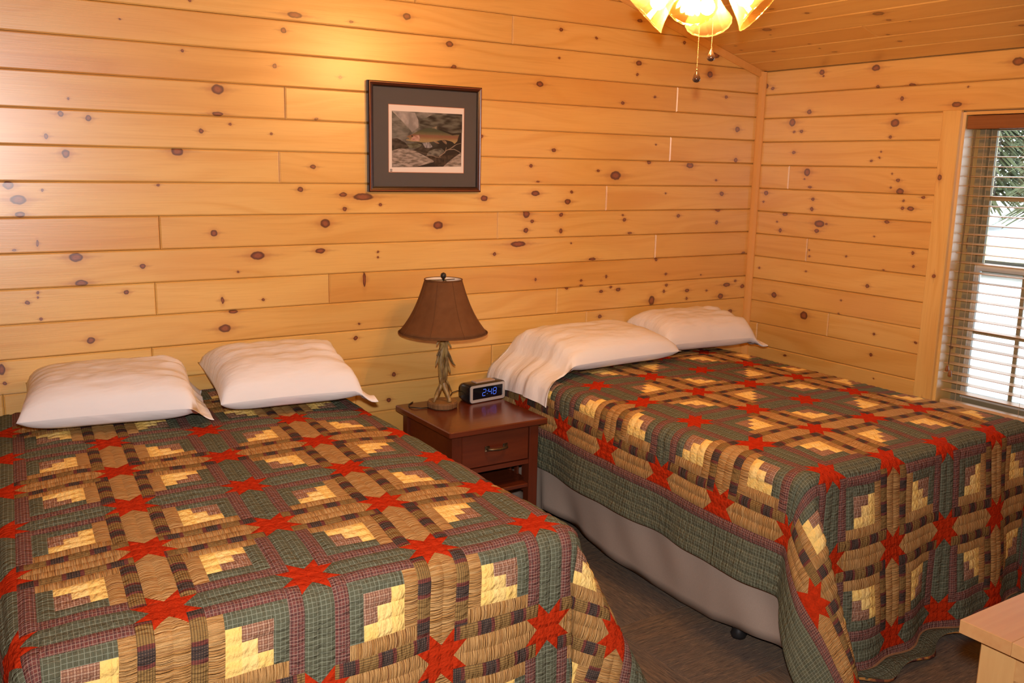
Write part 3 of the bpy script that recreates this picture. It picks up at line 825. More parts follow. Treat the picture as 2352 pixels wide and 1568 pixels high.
def make_quilt(dr, c0x, r0y, pitch, cols, rows, ymax, label):
    u = pitch / 9.0
    X = lambda c: c0x + pitch * c
    Y = lambda r: r0y + pitch * r
    ca_, cb_ = cols; ra_, rb_ = rows
    A0, A1 = X(ca_) - 6 * u, X(cb_) + 6 * u
    B0 = Y(ra_) - 6 * u; B1 = ymax
    # body: two skins joined by the bound hem
    mb = MB()
    na = int((A1 - A0) / 0.026); nb = int((B1 - B0) / 0.026)
    ids = [[[mb.vert(dr.P(A0 + (A1 - A0) * i / na, B0 + (B1 - B0) * j / nb, h)) for j in range(nb + 1)] for i in range(na + 1)] for h in (-0.0015, -0.010)]
    T, Bt = ids
    for i in range(na):
        for j in range(nb):
            mb.face([T[i][j], T[i+1][j], T[i+1][j+1], T[i][j+1]], None, 1)
            mb.face([Bt[i][j], Bt[i][j+1], Bt[i+1][j+1], Bt[i+1][j]], None, 1)
    for i in range(na):
        mb.face([T[i][0], Bt[i][0], Bt[i+1][0], T[i+1][0]]); mb.face([T[i][nb], T[i+1][nb], Bt[i+1][nb], Bt[i][nb]])
    for j in range(nb):
        mb.face([T[0][j], T[0][j+1], Bt[0][j+1], Bt[0][j]]); mb.face([T[na][j], Bt[na][j], Bt[na][j+1], T[na][j+1]])
    q = mb.build('patchwork_quilt', [bind.m, backing], None, smooth=True)
    tag(q, label, 'quilt', 'patchwork quilts on the beds')
    # patches: every piece puffs up between its seams
    def piece(name, fab, quads, hm=0.0042):
        mb = MB()
        for (p0, p1, p2, p3) in quads:             # p0->p1 runs along the strip
            p0, p1, p2, p3 = [Vector((p[0], p[1], 0)) for p in (p0, p1, p2, p3)]
            la = max((p1 - p0).length, (p2 - p3).length); lb = max((p3 - p0).length, (p2 - p1).length)
            n = max(2, math.ceil(la / 0.017)); k = max(2, math.ceil(lb / 0.0125))
            dl = (p1 - p0).normalized(); dt = Vector((-dl.y, dl.x, 0))
            g = []
            for i in range(n + 1):
                row = []
                for j in range(k + 1):
                    s, t = i / n, j / k
                    p = (p0 * (1 - s) + p1 * s) * (1 - t) + (p3 * (1 - s) + p2 * s) * t
                    h = hm * (1 - abs(2 * s - 1) ** 8) * (1 - abs(2 * t - 1) ** 3)
                    h += 0.0011 * noise.noise((p.x * 60, p.y * 60, 1.7)) * (4 * t * (1 - t))
                    y = min(p.y, ymax)
                    row.append((mb.vert(dr.P(p.x, y, 0.0002 + h)), ((p - p0).dot(dl) / u, (p - p0).dot(dt) / u)))
                g.append(row)
            cr = (p1 - p0).cross(p3 - p0).z + (p2 - p1).cross(p3 - p2).z
            for i in range(n):
                for j in range(k):
                    f4 = [g[i][j], g[i+1][j], g[i+1][j+1], g[i][j+1]]
                    if cr < 0: f4.reverse()
                    ii = []; uu = []
                    for w in f4:
                        ii.append(w[0]); uu.append(w[1])
                    mb.face(ii, uu)
        mb.build(name, FAB[fab], q, smooth=True)
    def rect(x0, x1, y0, y1, alongx):
        return ((x0, y0), (x1, y0), (x1, y1), (x0, y1)) if alongx else ((x0, y0), (x0, y1), (x1, y1), (x1, y0))
    for c in range(ca_, cb_ + 1):
        for r in range(ra_, rb_ + 1):
            sx, sy = X(c), Y(r)
            if sy > ymax - 0.03: continue
            if sy + 2 * u < ymax:
                qs = [((sx - u, sy - u), (sx, sy - u), (sx, sy), (sx - u, sy)), ((sx, sy - u), (sx + u, sy - u), (sx + u, sy), (sx, sy)),
                      ((sx - u, sy), (sx, sy), (sx, sy + u), (sx - u, sy + u)), ((sx, sy), (sx + u, sy), (sx + u, sy + u), (sx, sy + u))]
                for s_ in (1, -1):
                    for dx, dy in ((1, 0), (-1, 0), (0, 1), (0, -1)):
                        if (c == ca_ and dx < 0) or (c == cb_ and dx > 0) or (r == ra_ and dy < 0): continue
                        px, py = -dy * s_, dx * s_
                        A = (sx + dx * u, sy + dy * u); Bp = (sx + (dx * 2 + px) * u, sy + (dy * 2 + py) * u); Cc = (sx + (dx + px) * u, sy + (dy + py) * u)
                        qs.append((A, Bp, Cc, Cc))
                piece('star_patch', 'red', qs, 0.003)
            # sashing towards +x and +y
            if c < cb_:
                tan = (r % 2 != 0)
                x0, x1 = sx + u, X(c + 1) - u
                if sy + u < ymax:
                    piece('sashing_strip', 'tan' if tan else 'green', [((x0, sy), (x1, sy), (x1 - u, sy + u), (x0 + u, sy + u)), ((x0, sy), (x1, sy), (x1 - u, sy - u), (x0 + u, sy - u))])
            if r < rb_ and Y(r + 1) - u <= ymax + 0.2:
                tan = (c % 2 != 0)
                y0, y1 = sy + u, Y(r + 1) - u
                if y0 < ymax:
                    piece('sashing_strip', 'tan' if tan else 'green', [((sx, y0), (sx, y1), (sx + u, y1 - u), (sx + u, y0 + u)), ((sx, y0), (sx, y1), (sx - u, y1 - u), (sx - u, y0 + u))])
            # log cabin block between four stars; its tan corner turns to the odd/odd star
            if c < cb_ and r < rb_:
                fx = c % 2 != 0; fy = r % 2 != 0
                ox = sx + u if fx else X(c + 1) - u; kx = u if fx else -u
                oy = sy + u if fy else Y(r + 1) - u; ky = u if fy else -u
                if min(oy, oy + 7 * ky) > ymax - 2 * u: continue
                def rc(a0, a1, b0, b1, al): return rect(ox + a0 * kx, ox + a1 * kx, oy + b0 * ky, oy + b1 * ky, al)
                piece('plaid_log_strip', 'dark', [rc(0, 7, 0, 1, True), rc(0, 1, 1, 7, False)])
                piece('maroon_log_strip', 'maroon', [rc(6, 7, 1, 7, False), rc(1, 6, 6, 7, True)])
                piece('tan_log_strip', 'tan', [rc(1, 6, 1, 2, True), rc(1, 2, 2, 6, False)])
                piece('green_log_strip', 'green', [rc(5, 6, 2, 6, False), rc(2, 5, 5, 6, True)])
                piece('gold_patch', 'gold', [rc(2, 5, 2, 3, True), rc(2, 4, 3, 4, True), rc(2, 3, 4, 5, True)])
                piece('rose_check_patch', 'check', [rc(4, 5, 3, 4, True), rc(3, 5, 4, 5, True)])
    xl, xr, yb = X(ca_), X(cb_), Y(ra_)
    piece('border_strip', 'maroon', [rect(xl - 2*u, xl - u, yb - 2*u, ymax, False)])
    piece('border_strip', 'maroon', [rect(xr + u, xr + 2*u, yb - 2*u, ymax, False)])
    piece('border_strip', 'maroon', [rect(xl - u, xr + u, yb - 2*u, yb - u, True)])
    piece('border_panel', 'green', [rect(xl - (3 + k) * u, xl - (2 + k) * u, yb - 6*u, ymax, False) for k in range(4)], 0.0025)
    piece('border_panel', 'green', [rect(xr + (2 + k) * u, xr + (3 + k) * u, yb - 6*u, ymax, False) for k in range(4)], 0.0025)
    piece('border_panel', 'green', [rect(xl - 2*u, xr + 2*u, yb - (3 + k) * u, yb - (2 + k) * u, True) for k in range(4)], 0.0025)
    return q

B1 = dict(x0=-4.04, x1=-2.67, yf=-1.95, zt=0.742)
B2 = dict(x0=-1.80, x1=-0.43, yf=-1.955, zt=0.726)
ear2 = [(0.10, 0.01), (0.18, 0.06), (0.24, 0.20), (0.15, 0.38), (0.02, 0.40)]
ear1 = [(0.22, 0.04), (0.36, 0.12), (0.38, 0.24), (0.17, 0.22), (-0.03, 0.08)]
D1 = Drape(B1['x0'], B1['x1'], B1['yf'], B1['zt'], 0.06, 0.08, 0.07, [(0.1, 0.05), (0.25, 0.25), (0.05, 0.1)], ear1, 0.7, 0.075, -1.25)
D2 = Drape(B2['x0'], B2['x1'], B2['yf'], B2['zt'], 0.07, 0.05, 0.05, ear2, [(0.1, 0.05), (0.25, 0.25), (0.05, 0.1)], 2.1, 0.03, -1.5)
make_quilt(D1, -4.005, -1.852, 0.317, (-1, 5), (-2, 6), -0.02, 'patchwork quilt with red stars on the bed nearest the camera')
make_quilt(D2, -1.65, -1.925, 0.32, (-1, 5), (-2, 6), -0.02, 'patchwork quilt with red stars on the bed under the window')

# ---------------------------------------------------------------- beds under the quilts
ticking = plain('mattress_ticking', (0.72, 0.68, 0.62), 0.9)
boxm = plain('box_spring_cloth', (0.55, 0.5, 0.44), 0.9)
iron = plain('black_iron', (0.015, 0.014, 0.014), 0.45)
skirtm = NT('taupe_skirt_cloth', 0.85, 0.15)
skirtm.color(skirtm.mix(skirtm.noise(skirtm.tc(), 260, 2), (0.36, 0.275, 0.215), (0.43, 0.335, 0.265)))
def make_bed(B, label):
    x0, x1, yf, zt = B['x0'] + 0.018, B['x1'] - 0.018, B['yf'] + 0.018, B['zt'] - 0.028
    bed = tag(empty('bed', ((x0 + x1) / 2, (yf - 0.03) / 2, 0)), label, 'bed', 'full size beds')
    I = Matrix.Translation((-(x0 + x1) / 2, -(yf - 0.03) / 2, 0))
    def part(mb, name, mat, smooth=False):
        o = mb.build(name, mat, bed, smooth); o.matrix_basis = I.copy(); return o
    part(MB().bevbox(x0, x1, yf, -0.03, zt - 0.25, zt, 0.035), 'mattress', ticking)
    part(MB().bevbox(x0 + 0.035, x1 - 0.035, yf + 0.035, -0.05, zt - 0.46, zt - 0.252, 0.015), 'box_spring', boxm)
    zr = zt - 0.462
    f = MB()
    for x in (x0 + 0.06, x1 - 0.09): f.box(x, x + 0.03, yf + 0.05, -0.06, zr - 0.035, zr)
    for y in (yf + 0.297, -0.35): f.box(x0 + 0.09, x1 - 0.09, y - 0.015, y + 0.015, zr - 0.035, zr - 0.005)
    part(f, 'bed_frame', iron)
    for x in (x0 + 0.072, x1 - 0.072):
        for y in (yf + 0.297, -0.35):
            leg = part(MB().tube([(x, y, zr - 0.03), (x, y, 0.075)], 0.017, 10), 'leg', iron)
            gl_ = MB().lathe([(0.026, 0.0), (0.030, 0.012), (0.024, 0.03), (0.016, 0.055), (0.019, 0.08)], 14, x, y, True, True).build('glide', iron, leg, True)
    return bed
bed1 = make_bed(B1, 'full size bed nearest the camera, hidden beneath its star quilt')
bed2 = make_bed(B2, 'full size bed by the window wall, its black leg showing')

def make_skirt(B, label, side=(True, True)):
    x0, x1, yf, zt = B['x0'] + 0.012, B['x1'] - 0.012, B['yf'] + 0.012, B['zt'] - 0.028 - 0.26
    mb = MB()
    path = []
    def seg(p, q, n, out):
        for i in range(n + (1 if q is None else 0)):
            path.append((Vector(p).lerp(Vector(q), i / n), Vector(out)))
    seg((x1, -0.05), (x1, yf), 80, (1, 0)); seg((x1, yf), (x0, yf), 60, (0, -1)); seg((x0, yf), (x0, -0.05), 110, (-1, 0))
    path.append((Vector((x0, -0.05)), Vector((-1, 0))))
    NZ = 10
    grid = []
    for k, (p, out) in enumerate(path):
        s = p.x * 1.7 + p.y * 1.0
        colv = []
        zb = 0.08 + 0.008 * math.sin(s * 9)
        if out.x < 0:
            pts_ = [(0.0, 0.05), (0.42, 0.055), (0.46, 0.060), (0.48, 0.118), (0.74, 0.088), (0.92, 0.058), (1.2, 0.036), (1.36, 0.034), (1.54, 0.038), (1.67, 0.060), (1.85, 0.078), (2.1, 0.08)]
            for (ya, za), (yb_, zb_) in zip(pts_[:-1], pts_[1:]):
                if ya <= -p.y <= yb_: zb = za + (zb_ - za) * (-p.y - ya) / (yb_ - ya)
        for j in range(NZ + 1):
            t = j / NZ
            z = zt + (zb - zt) * t
            w = t * (0.012 * math.sin(s * 11 + 0.8) + 0.016 * math.sin(s * 23 + 5 * t) * (0.4 + noise.noise((s * 1.7, 2.0, 9))) + 0.03 * noise.noise((s * 5, t * 1.2 + s * 2, 4)))
            if out.x < 0:
                w += t * 0.03 * sm(-p.y, 0.44, 0.49) * sm(-p.y, 0.85, 0.55) - 0.055 * t
            o = p + out * (0.006 + 0.012 * t + w)
            colv.append(mb.vert((o.x, o.y, z)))
        grid.append(colv)
    for a, b in zip(grid[:-1], grid[1:]):
        for j in range(NZ):
            mb.face([a[j], b[j], b[j+1], a[j+1]][::-1])
    o = mb.build('bed_skirt', skirtm.m, None, True)
    md = o.modifiers.new('cloth', 'SOLIDIFY'); md.thickness = 0.0025
    return tag(o, label, 'bed skirt', 'taupe bed skirts')
make_skirt(B2, 'taupe bed skirt hanging below the quilt of the window bed')
make_skirt(B1, 'taupe bed skirt hidden below the quilt of the nearest bed')

# ---------------------------------------------------------------- pillows
pm = NT('white_pillowcase', 0.88, 0.12)
pn = pm.noise(pm.mapv(pm.tc(), (4, 18, 10)), 1.0, 3)
pm.color(pm.mix(pn, (0.77, 0.75, 0.73), (0.83, 0.815, 0.795)))
pm.bump(pm.math('ADD', pn, pm.math('MULTIPLY', pm.noise(pm.mapv(pm.tc(), (9, 28, 10)), 1.0, 2), 0.4)), 0.35, 0.02)

def make_pillow(label, cx, cy, z0, rz, half_l, half_d, H, ext, end, tilt, seed, edge=None, flapw=1.0, rest=None, droop=0.0):
    """cushion with an open pillowcase end; end=+1/-1 chooses which side the loose case lies"""
    mb = MB()
    NS, NTt = 46, 26
    tot = 2 + ext
    rr = Matrix.Rotation(rz, 3, 'Z')
    grids = []
    for lay in (1, -1):
        g = []
        for i in range(NS + 1):
            s = -1 + tot * i / NS
            row = []
            for j in range(NTt + 1):
                t = -1 + 2 * j / NTt
                sb = min(s, 1.0)
                hs = max(0, 1 - abs(sb) ** 5.5) ** 0.5 if s < 1 else 0.0
                ht = max(0, 1 - abs(t) ** 3.6) ** 0.5
                h = H * hs * ht
                fl = sm(s, 0.72, 1.02)
                h = h * (1 - 0.0 * fl) + fl * 0.016 * (1 - t ** 6) * (1 + 0.7 * math.sin(t * 5 + seed + s * 2))
                x = half_l * s * (1 - 0.05 * (1 - t * t)) if s < 1 else half_l * (s + 0.0) * (1 - 0.05 * (1 - t * t))
                y = half_d * t * (1 - 0.07 * (1 - sb * sb)) * (1 - fl * (1 - flapw) * 0.6 + 0.10 * max(0, s - 1))
                zz = h * (0.62 if lay > 0 else -0.38)
                # creases radiating from the loose end, softer over the cushion
                cr = noise.noise((t * 4.5 + seed, s * 1.2 + t, seed)) * 0.017 * (0.25 + 0.9 * sm(s, 0.0, 1.0)) + noise.noise((s * 4 + t * 3 + seed, t * 9 - s * 3, seed + 3)) * 0.007
                cr += 0.006 * math.sin(t * 11 + seed + 2 * noise.noise((s * 2, t, seed))) * sm(s, 0.45, 1.0)
                fade = (1 - abs(t) ** 5) * ((1 - abs(sb) ** 6) if s < 0 else 1.0)
                if lay > 0: zz += cr * fade
                else: zz += (cr * 0.8 if s > 0.9 else 0) - 0.001
                P = Vector((x * end, y, zz))
                row.append(P)
            g.append(row)
        grids.append(g)
    ids = []
    for g in grids:
        gi = []
        for row in g:
            ri = []
            for P in row:
                # lean: the back edge rests higher against the wall
                z = P.z + H * 0.38 + (P.y + half_d) * math.tan(tilt)
                w = rr @ Vector((P.x, P.y, 0))
                X, Y = cx + w.x, cy + w.y
                base = z0
                if rest is not None:      # lie on what is underneath
                    base = rest(X, Y)
                Z = base + z * 1.0
                f = sm(P.x * end / half_l, 0.85, 1.15)
                Z = Z * (1 - f) + f * (base + 0.010 + (P.z * 0.9 + 0.008))
                if edge is not None:      # loose case bends down over the edge of the bed
                    e = edge - X
                    if e > 0:
                        r = 0.075
                        hz = Z - base
                        a = min(e / r, 1.38)
                        rest_l = max(0, e - r * 1.38)
                        X = edge - (r + hz) * math.sin(a) - rest_l * math.cos(1.38)
                        Z = base - r + (r + hz) * math.cos(a) - rest_l * math.sin(1.38)
                Y = min(Y, -0.012)
                ri.append(mb.vert((X, Y, Z)))
            gi.append(ri)
        ids.append(gi)
    T, Bt = ids
    flip = end < 0
    def F(l):
        mb.face(l[::-1] if flip else l)
    for i in range(NS):
        for j in range(NTt):
            F([T[i][j], T[i+1][j], T[i+1][j+1], T[i][j+1]])
            F([Bt[i][j], Bt[i][j+1], Bt[i+1][j+1], Bt[i+1][j]])
    for i in range(NS):
        F([T[i][0], Bt[i][0], Bt[i+1][0], T[i+1][0]]); F([T[i][NTt], T[i+1][NTt], Bt[i+1][NTt], Bt[i][NTt]])
    for j in range(NTt):
        F([T[0][j], T[0][j+1], Bt[0][j+1], Bt[0][j]])
    o = mb.build('pillow', pm.m, None, True)
    return tag(o, label, 'pillow', 'white pillows on the beds')
make_pillow('white pillow on the near bed, closest to the left edge', -3.575, -0.285, B1['zt'] + 0.008, math.radians(-9), 0.288, 0.23, 0.17, 0.15, 1, math.radians(4), 1.0)
make_pillow('white pillow on the near bed, beside the nightstand', -2.966, -0.335, B1['zt'] + 0.008, math.radians(-5), 0.268, 0.24, 0.175, 0.20, 1, math.radians(7), 4.2)
make_pillow('white pillow whose open case droops over the bed edge by the alarm clock', -1.36, -0.285, B2['zt'] + 0.008, math.radians(3), 0.36, 0.24, 0.158, 0.52, -1, math.radians(4), 7.7, edge=-1.74)
make_pillow('white pillow in the corner of the room on the window bed', -0.655, -0.215, B2['zt'] + 0.008, math.radians(-5), 0.305, 0.195, 0.168, 0.22, 1, math.radians(7), 2.9)

# ---------------------------------------------------------------- nightstand
ch = NT('cherry_stained_wood', 0.28, 0.5)
ch.b.inputs['Coat Weight'].default_value = 0.4; ch.b.inputs['Coat Roughness'].default_value = 0.12
cn = ch.noise(ch.mapv(ch.tc(), (2, 30, 30)), 2.0, 3)
ch.color(ch.mix(cn, (0.080, 0.014, 0.006), (0.165, 0.034, 0.011)))
chv = NT('cherry_stained_wood_upright', 0.32, 0.5)
cn = chv.noise(chv.mapv(chv.tc(), (30, 30, 2)), 2.0, 3)
chv.color(chv.mix(cn, (0.075, 0.014, 0.006), (0.145, 0.030, 0.010)))
bronze = plain('aged_bronze', (0.16, 0.105, 0.055), 0.4, 0.5, 0.8, 0.3, 90)
NX0, NX1, NY0, NY1, NZ_ = -2.36, -1.872, -0.625, -0.115, 0.60
ns = tag(empty('nightstand', ((NX0 + NX1) / 2, (NY0 + NY1) / 2, 0)), 'dark cherry wood nightstand with one drawer between the beds', 'nightstand')
NI = Matrix.Translation((-(NX0 + NX1) / 2, -(NY0 + NY1) / 2, 0))
def npart(mb, name, mat, parent=None, smooth=False):
    o = mb.build(name, mat, parent or ns, smooth)
    if parent is None: o.matrix_basis = NI.copy()
    return o
npart(MB().bevbox(NX0, NX1, NY0, NY1, NZ_ - 0.027, NZ_, 0.004), 'table_top', ch.m)
lx0, lx1, ly0, ly1 = NX0 + 0.028, NX1 - 0.028, NY0 + 0.028, NY1 - 0.02
lw = 0.046
for x in (lx0, lx1 - lw):
    for y in (ly0, ly1 - lw):
        npart(MB().bevbox(x, x + lw, y, y + lw, 0, NZ_ - 0.027, 0.003), 'leg', chv.m)
npart(MB().box(lx0 + 0.01, lx0 + 0.028, ly0 + lw, ly1 - lw, 0.40, NZ_ - 0.027), 'side_apron', ch.m)
npart(MB().box(lx1 - 0.028, lx1 - 0.01, ly0 + lw, ly1 - lw, 0.40, NZ_ - 0.027), 'side_apron', ch.m)
npart(MB().box(lx0 + lw, lx1 - lw, ly1 - 0.03, ly1 - 0.012, 0.40, NZ_ - 0.027), 'back_apron', ch.m)
npart(MB().box(lx0 + lw, lx1 - lw, ly0 + 0.006, ly0 + 0.026, 0.395, 0.415), 'drawer_rail', ch.m)
dw = npart(MB().bevbox(lx0 + lw + 0.003, lx1 - lw - 0.003, ly0 + 0.004, ly0 + 0.024, 0.418, NZ_ - 0.030, 0.004), 'drawer', ch.m)
npart(MB().box(lx0 + lw + 0.01, lx1 - lw - 0.01, ly0 + 0.025, ly1 - 0.035, 0.42, 0.52), 'drawer_box', plain('drawer_inside', (0.12, 0.05, 0.02), 0.7), dw)
hc = (lx0 + lx1) / 2
hp = MB().tube([(hc - 0.046, ly0 + 0.004, 0.495), (hc - 0.044, ly0 - 0.012, 0.495), (hc - 0.022, ly0 - 0.020, 0.494), (hc, ly0 - 0.022, 0.493), (hc + 0.022, ly0 - 0.020, 0.494), (hc + 0.044, ly0 - 0.012, 0.495), (hc + 0.046, ly0 + 0.004, 0.495)], [0.006, 0.007, 0.0055, 0.0065, 0.0055, 0.007, 0.006], 10)
for sx in (-0.045, 0.045):
    hp.bevbox(hc + sx - 0.012, hc + sx + 0.012, ly0 + 0.0005, ly0 + 0.005, 0.483, 0.507, 0.002)
npart(hp, 'handle', bronze, dw, True)
npart(MB().bevbox(lx0 + 0.006, lx1 - 0.006, ly0 + 0.008, ly1 - 0.008, 0.285, 0.303, 0.003), 'shelf', ch.m)
for x in (lx0 + 0.012, lx1 - 0.026):
    npart(MB().box(x, x + 0.014, ly0 + lw, ly1 - lw, 0.245, 0.283), 'side_rail', ch.m)
    for k in range(6):
        y = ly0 + lw + 0.022 + k * (ly1 - ly0 - 2 * lw - 0.044 - 0.022) / 5
        npart(MB().box(x + 0.001, x + 0.011, y, y + 0.022, 0.305, 0.40), 'slat', chv.m)

# ---------------------------------------------------------------- lamp
LX, LY = -2.19, -0.25
suede = NT('brown_suede_shade', 0.85, 0.2)
sn_ = suede.noise(suede.tc(), 22, 5)
suede.color(suede.mix(sn_, (0.105, 0.043, 0.015), (0.175, 0.078, 0.029)))
suede.bump(sn_, 0.2, 0.004)
antl = NT('antler_horn', 0.42)
an = antl.noise(antl.mapv(antl.tc(), (30, 30, 12)), 1.6, 4)
antl.color(antl.ramp(an, [(0.34, (0.055, 0.028, 0.010)), (0.47, (0.20, 0.115, 0.035)), (0.62, (0.36, 0.235, 0.075))]))
antl.bump(an, 0.5, 0.004)
barkm = NT('bark_edge', 0.85)
bk = barkm.noise(barkm.mapv(barkm.tc(), (60, 60, 8)), 1.5, 4)
barkm.color(barkm.mix(bk, (0.08, 0.035, 0.012), (0.30, 0.16, 0.06))); barkm.bump(bk, 0.9, 0.006)
slice_ = NT('wood_slice_face', 0.5)
x_, y_, z_ = slice_.sep(slice_.tc())
rad = slice_.math('SQRT', slice_.math('ADD', slice_.math('MULTIPLY', x_, x_), slice_.math('MULTIPLY', y_, y_)))
slice_.color(slice_.mix(slice_.sstep(slice_.math('SINE', slice_.math('MULTIPLY', rad, 900.0)), -0.2, 1.0), (0.34, 0.19, 0.07), (0.20, 0.09, 0.03)))
lamp = tag(empty('table_lamp', (LX, LY, NZ_)), 'antler table lamp with a brown bell shade on the nightstand', 'lamp')
b_ = MB()
fr_ = lambda a, k: 1 + 0.035 * math.sin(3 * a + 1) + 0.02 * math.sin(7 * a)
b_.lathe([(0.060, 0.0), (0.068, 0.006), (0.069, 0.024), (0.064, 0.031)], 30, 0, 0, True, False, 0, fr_)
n0 = len(b_.v) - 30
b_.face(list(range(n0, n0 + 30)), None, 1)
b_.build('base', [barkm.m, slice_.m], lamp)
def antler(name, pts, r0, r1, n=9):
    k = 14
    P = []; R = []
    for i in range(k + 1):
        t = i / k
        P.append(catmull(pts, t)); R.append((r0 + (r1 - r0) * t) * (1 + 0.12 * math.sin(7 * t + r0 * 900)))
    o = MB().tube(P, R, n).build(name, antl.m, lamp, True)
    return o
# lower prongs standing on the base, stem, and tines
antler('prong', [(-0.052, -0.012, 0.031), (-0.038, -0.010, 0.055), (-0.018, -0.004, 0.085), (0.0, 0.0, 0.125)], 0.006, 0.012)
antler('prong', [(0.014, -0.040, 0.031), (0.012, -0.028, 0.06), (0.004, -0.012, 0.095), (0.0, 0.0, 0.13)], 0.010, 0.013)
antler('prong', [(0.040, 0.012, 0.036), (0.036, 0.012, 0.058), (0.020, 0.006, 0.09), (0.002, 0.0, 0.13)], 0.005, 0.012)
antler('prong', [(-0.012, 0.044, 0.031), (-0.012, 0.030, 0.06), (-0.004, 0.012, 0.10), (0, 0, 0.13)], 0.007, 0.012)
antler('stem', [(0.002, 0, 0.11), (-0.008, -0.004, 0.17), (-0.010, 0.0, 0.23), (0.002, 0.002, 0.28), (0.004, 0, 0.335)], 0.0155, 0.018, 12)
antler('stem_branch', [(0.004, -0.008, 0.12), (0.010, -0.012, 0.18), (0.012, -0.010, 0.24), (0.008, -0.004, 0.30), (0.004, 0, 0.335)], 0.009, 0.011)
for pts, r0 in (([(0.004, -0.008, 0.125), (0.018, -0.012, 0.115), (0.030, -0.014, 0.09), (0.040, -0.014, 0.075)], 0.008),
                ([(-0.006, -0.006, 0.155), (-0.018, -0.012, 0.13), (-0.014, -0.016, 0.108)], 0.008),
                ([(0.010, -0.012, 0.235), (0.016, -0.016, 0.20), (0.024, -0.020, 0.168), (0.026, -0.022, 0.158)], 0.010),
                ([(0.012, -0.006, 0.262), (0.026, -0.010, 0.238), (0.040, -0.014, 0.206), (0.054, -0.018, 0.190)], 0.010),
                ([(-0.008, 0.0, 0.265), (-0.022, -0.006, 0.245), (-0.036, -0.010, 0.215), (-0.043, -0.012, 0.196)], 0.010),
                ([(-0.006, -0.006, 0.285), (-0.020, -0.012, 0.272), (-0.033, -0.016, 0.253), (-0.041, -0.018, 0.244)], 0.009),
                ([(0.008, -0.002, 0.315), (0.020, -0.006, 0.300), (0.031, -0.010, 0.282), (0.035, -0.012, 0.270)], 0.009),
                ([(-0.004, -0.002, 0.325), (-0.018, -0.006, 0.318), (-0.030, -0.008, 0.302), (-0.038, -0.009, 0.288)], 0.009),
                ([(0.0, 0.006, 0.25), (0.006, 0.020, 0.225), (0.010, 0.034, 0.195), (0.012, 0.04, 0.18)], 0.009)):
    antler('tine', pts, r0, 0.0018, 8)
blackm = plain('black_metal', (0.02, 0.017, 0.015), 0.4)
MB().lathe([(0.010, 0.30), (0.034, 0.333), (0.036, 0.340), (0.012, 0.346), (0.010, 0.38), (0.017, 0.385), (0.017, 0.43), (0.004, 0.44), (0.003, 0.585)], 16, 0, 0, True, True).build('socket', blackm, lamp, True)
# shade: bell of eight soft panels
def shp(t):
    return 0.083 + (0.197 - 0.083) * (0.62 * t + 0.38 * t ** 3.0)
NSH = 14
prof = [(shp(1 - i / NSH), 0.345 + 0.235 * i / NSH) for i in range(NSH + 1)]
fr8 = lambda a, k: 1 - 0.018 * (1 - abs(math.cos(4 * a)) ** 0.6)
sh = MB()
sh.lathe(prof, 64, 0, 0, False, False, 0, fr8)
sh.lathe([(r - 0.003, z) for r, z in prof][::-1], 64, 0, 0, False, False, 1, fr8)
n1 = 64
for i in range(64):     # lips
    j = (i + 1) % 64
    L0 = (NSH) * 64; Q0 = (NSH + 1) * 64
    sh.face([L0 + i, L0 + j, Q0 + j, Q0 + i]); 
    Q1 = Q0 + NSH * 64
    sh.face([j, i, Q1 + i, Q1 + j])
shade = sh.build('lamp_shade', [suede.m, plain('shade_lining', (0.75, 0.66, 0.55), 0.8)], lamp, True)
for k in range(8):
    a = 2 * PI * k / 8 + PI / 8 * 0
    MB().tube([((r + 0.0008) * math.cos(a), (r + 0.0008) * math.sin(a), z) for r, z in prof], 0.0013, 5).build('seam', suede.m, shade, True)
MB().tube([((prof[0][0]) * math.cos(2*PI*i/48), prof[0][0] * math.sin(2*PI*i/48), 0.345) for i in range(49)], 0.0028, 6, False).build('bottom_trim', suede.m, shade, True)
MB().tube([((prof[-1][0]) * math.cos(2*PI*i/48), prof[-1][0] * math.sin(2*PI*i/48), 0.580) for i in range(49)], 0.0025, 6, False).build('top_trim', suede.m, shade, True)
sp = MB()
for k in range(3):
    a = 2 * PI * k / 3 + 0.4
    sp.tube([(0, 0, 0.578), (0.080 * math.cos(a), 0.080 * math.sin(a), 0.574)], 0.0015, 6)
sp.build('spider', blackm, lamp, True)
MB().lathe([(0.004, 0.578), (0.006, 0.583), (0.011, 0.589), (0.013, 0.597), (0.010, 0.606), (0.003, 0.610)], 14, 0, 0, True, True).build('finial', blackm, lamp, True)
MB().tube([(-0.066, 0.01, 0.004), (-0.10, 0.02, 0.0035), (-0.125, 0.035, 0.006), (-0.135, 0.06, 0.003), (-0.12, 0.10, 0.0035), (-0.09, 0.128, 0.003), (-0.082, 0.134, 0.0035)], 0.0026, 7).build('power_cord', blackm, lamp, True)

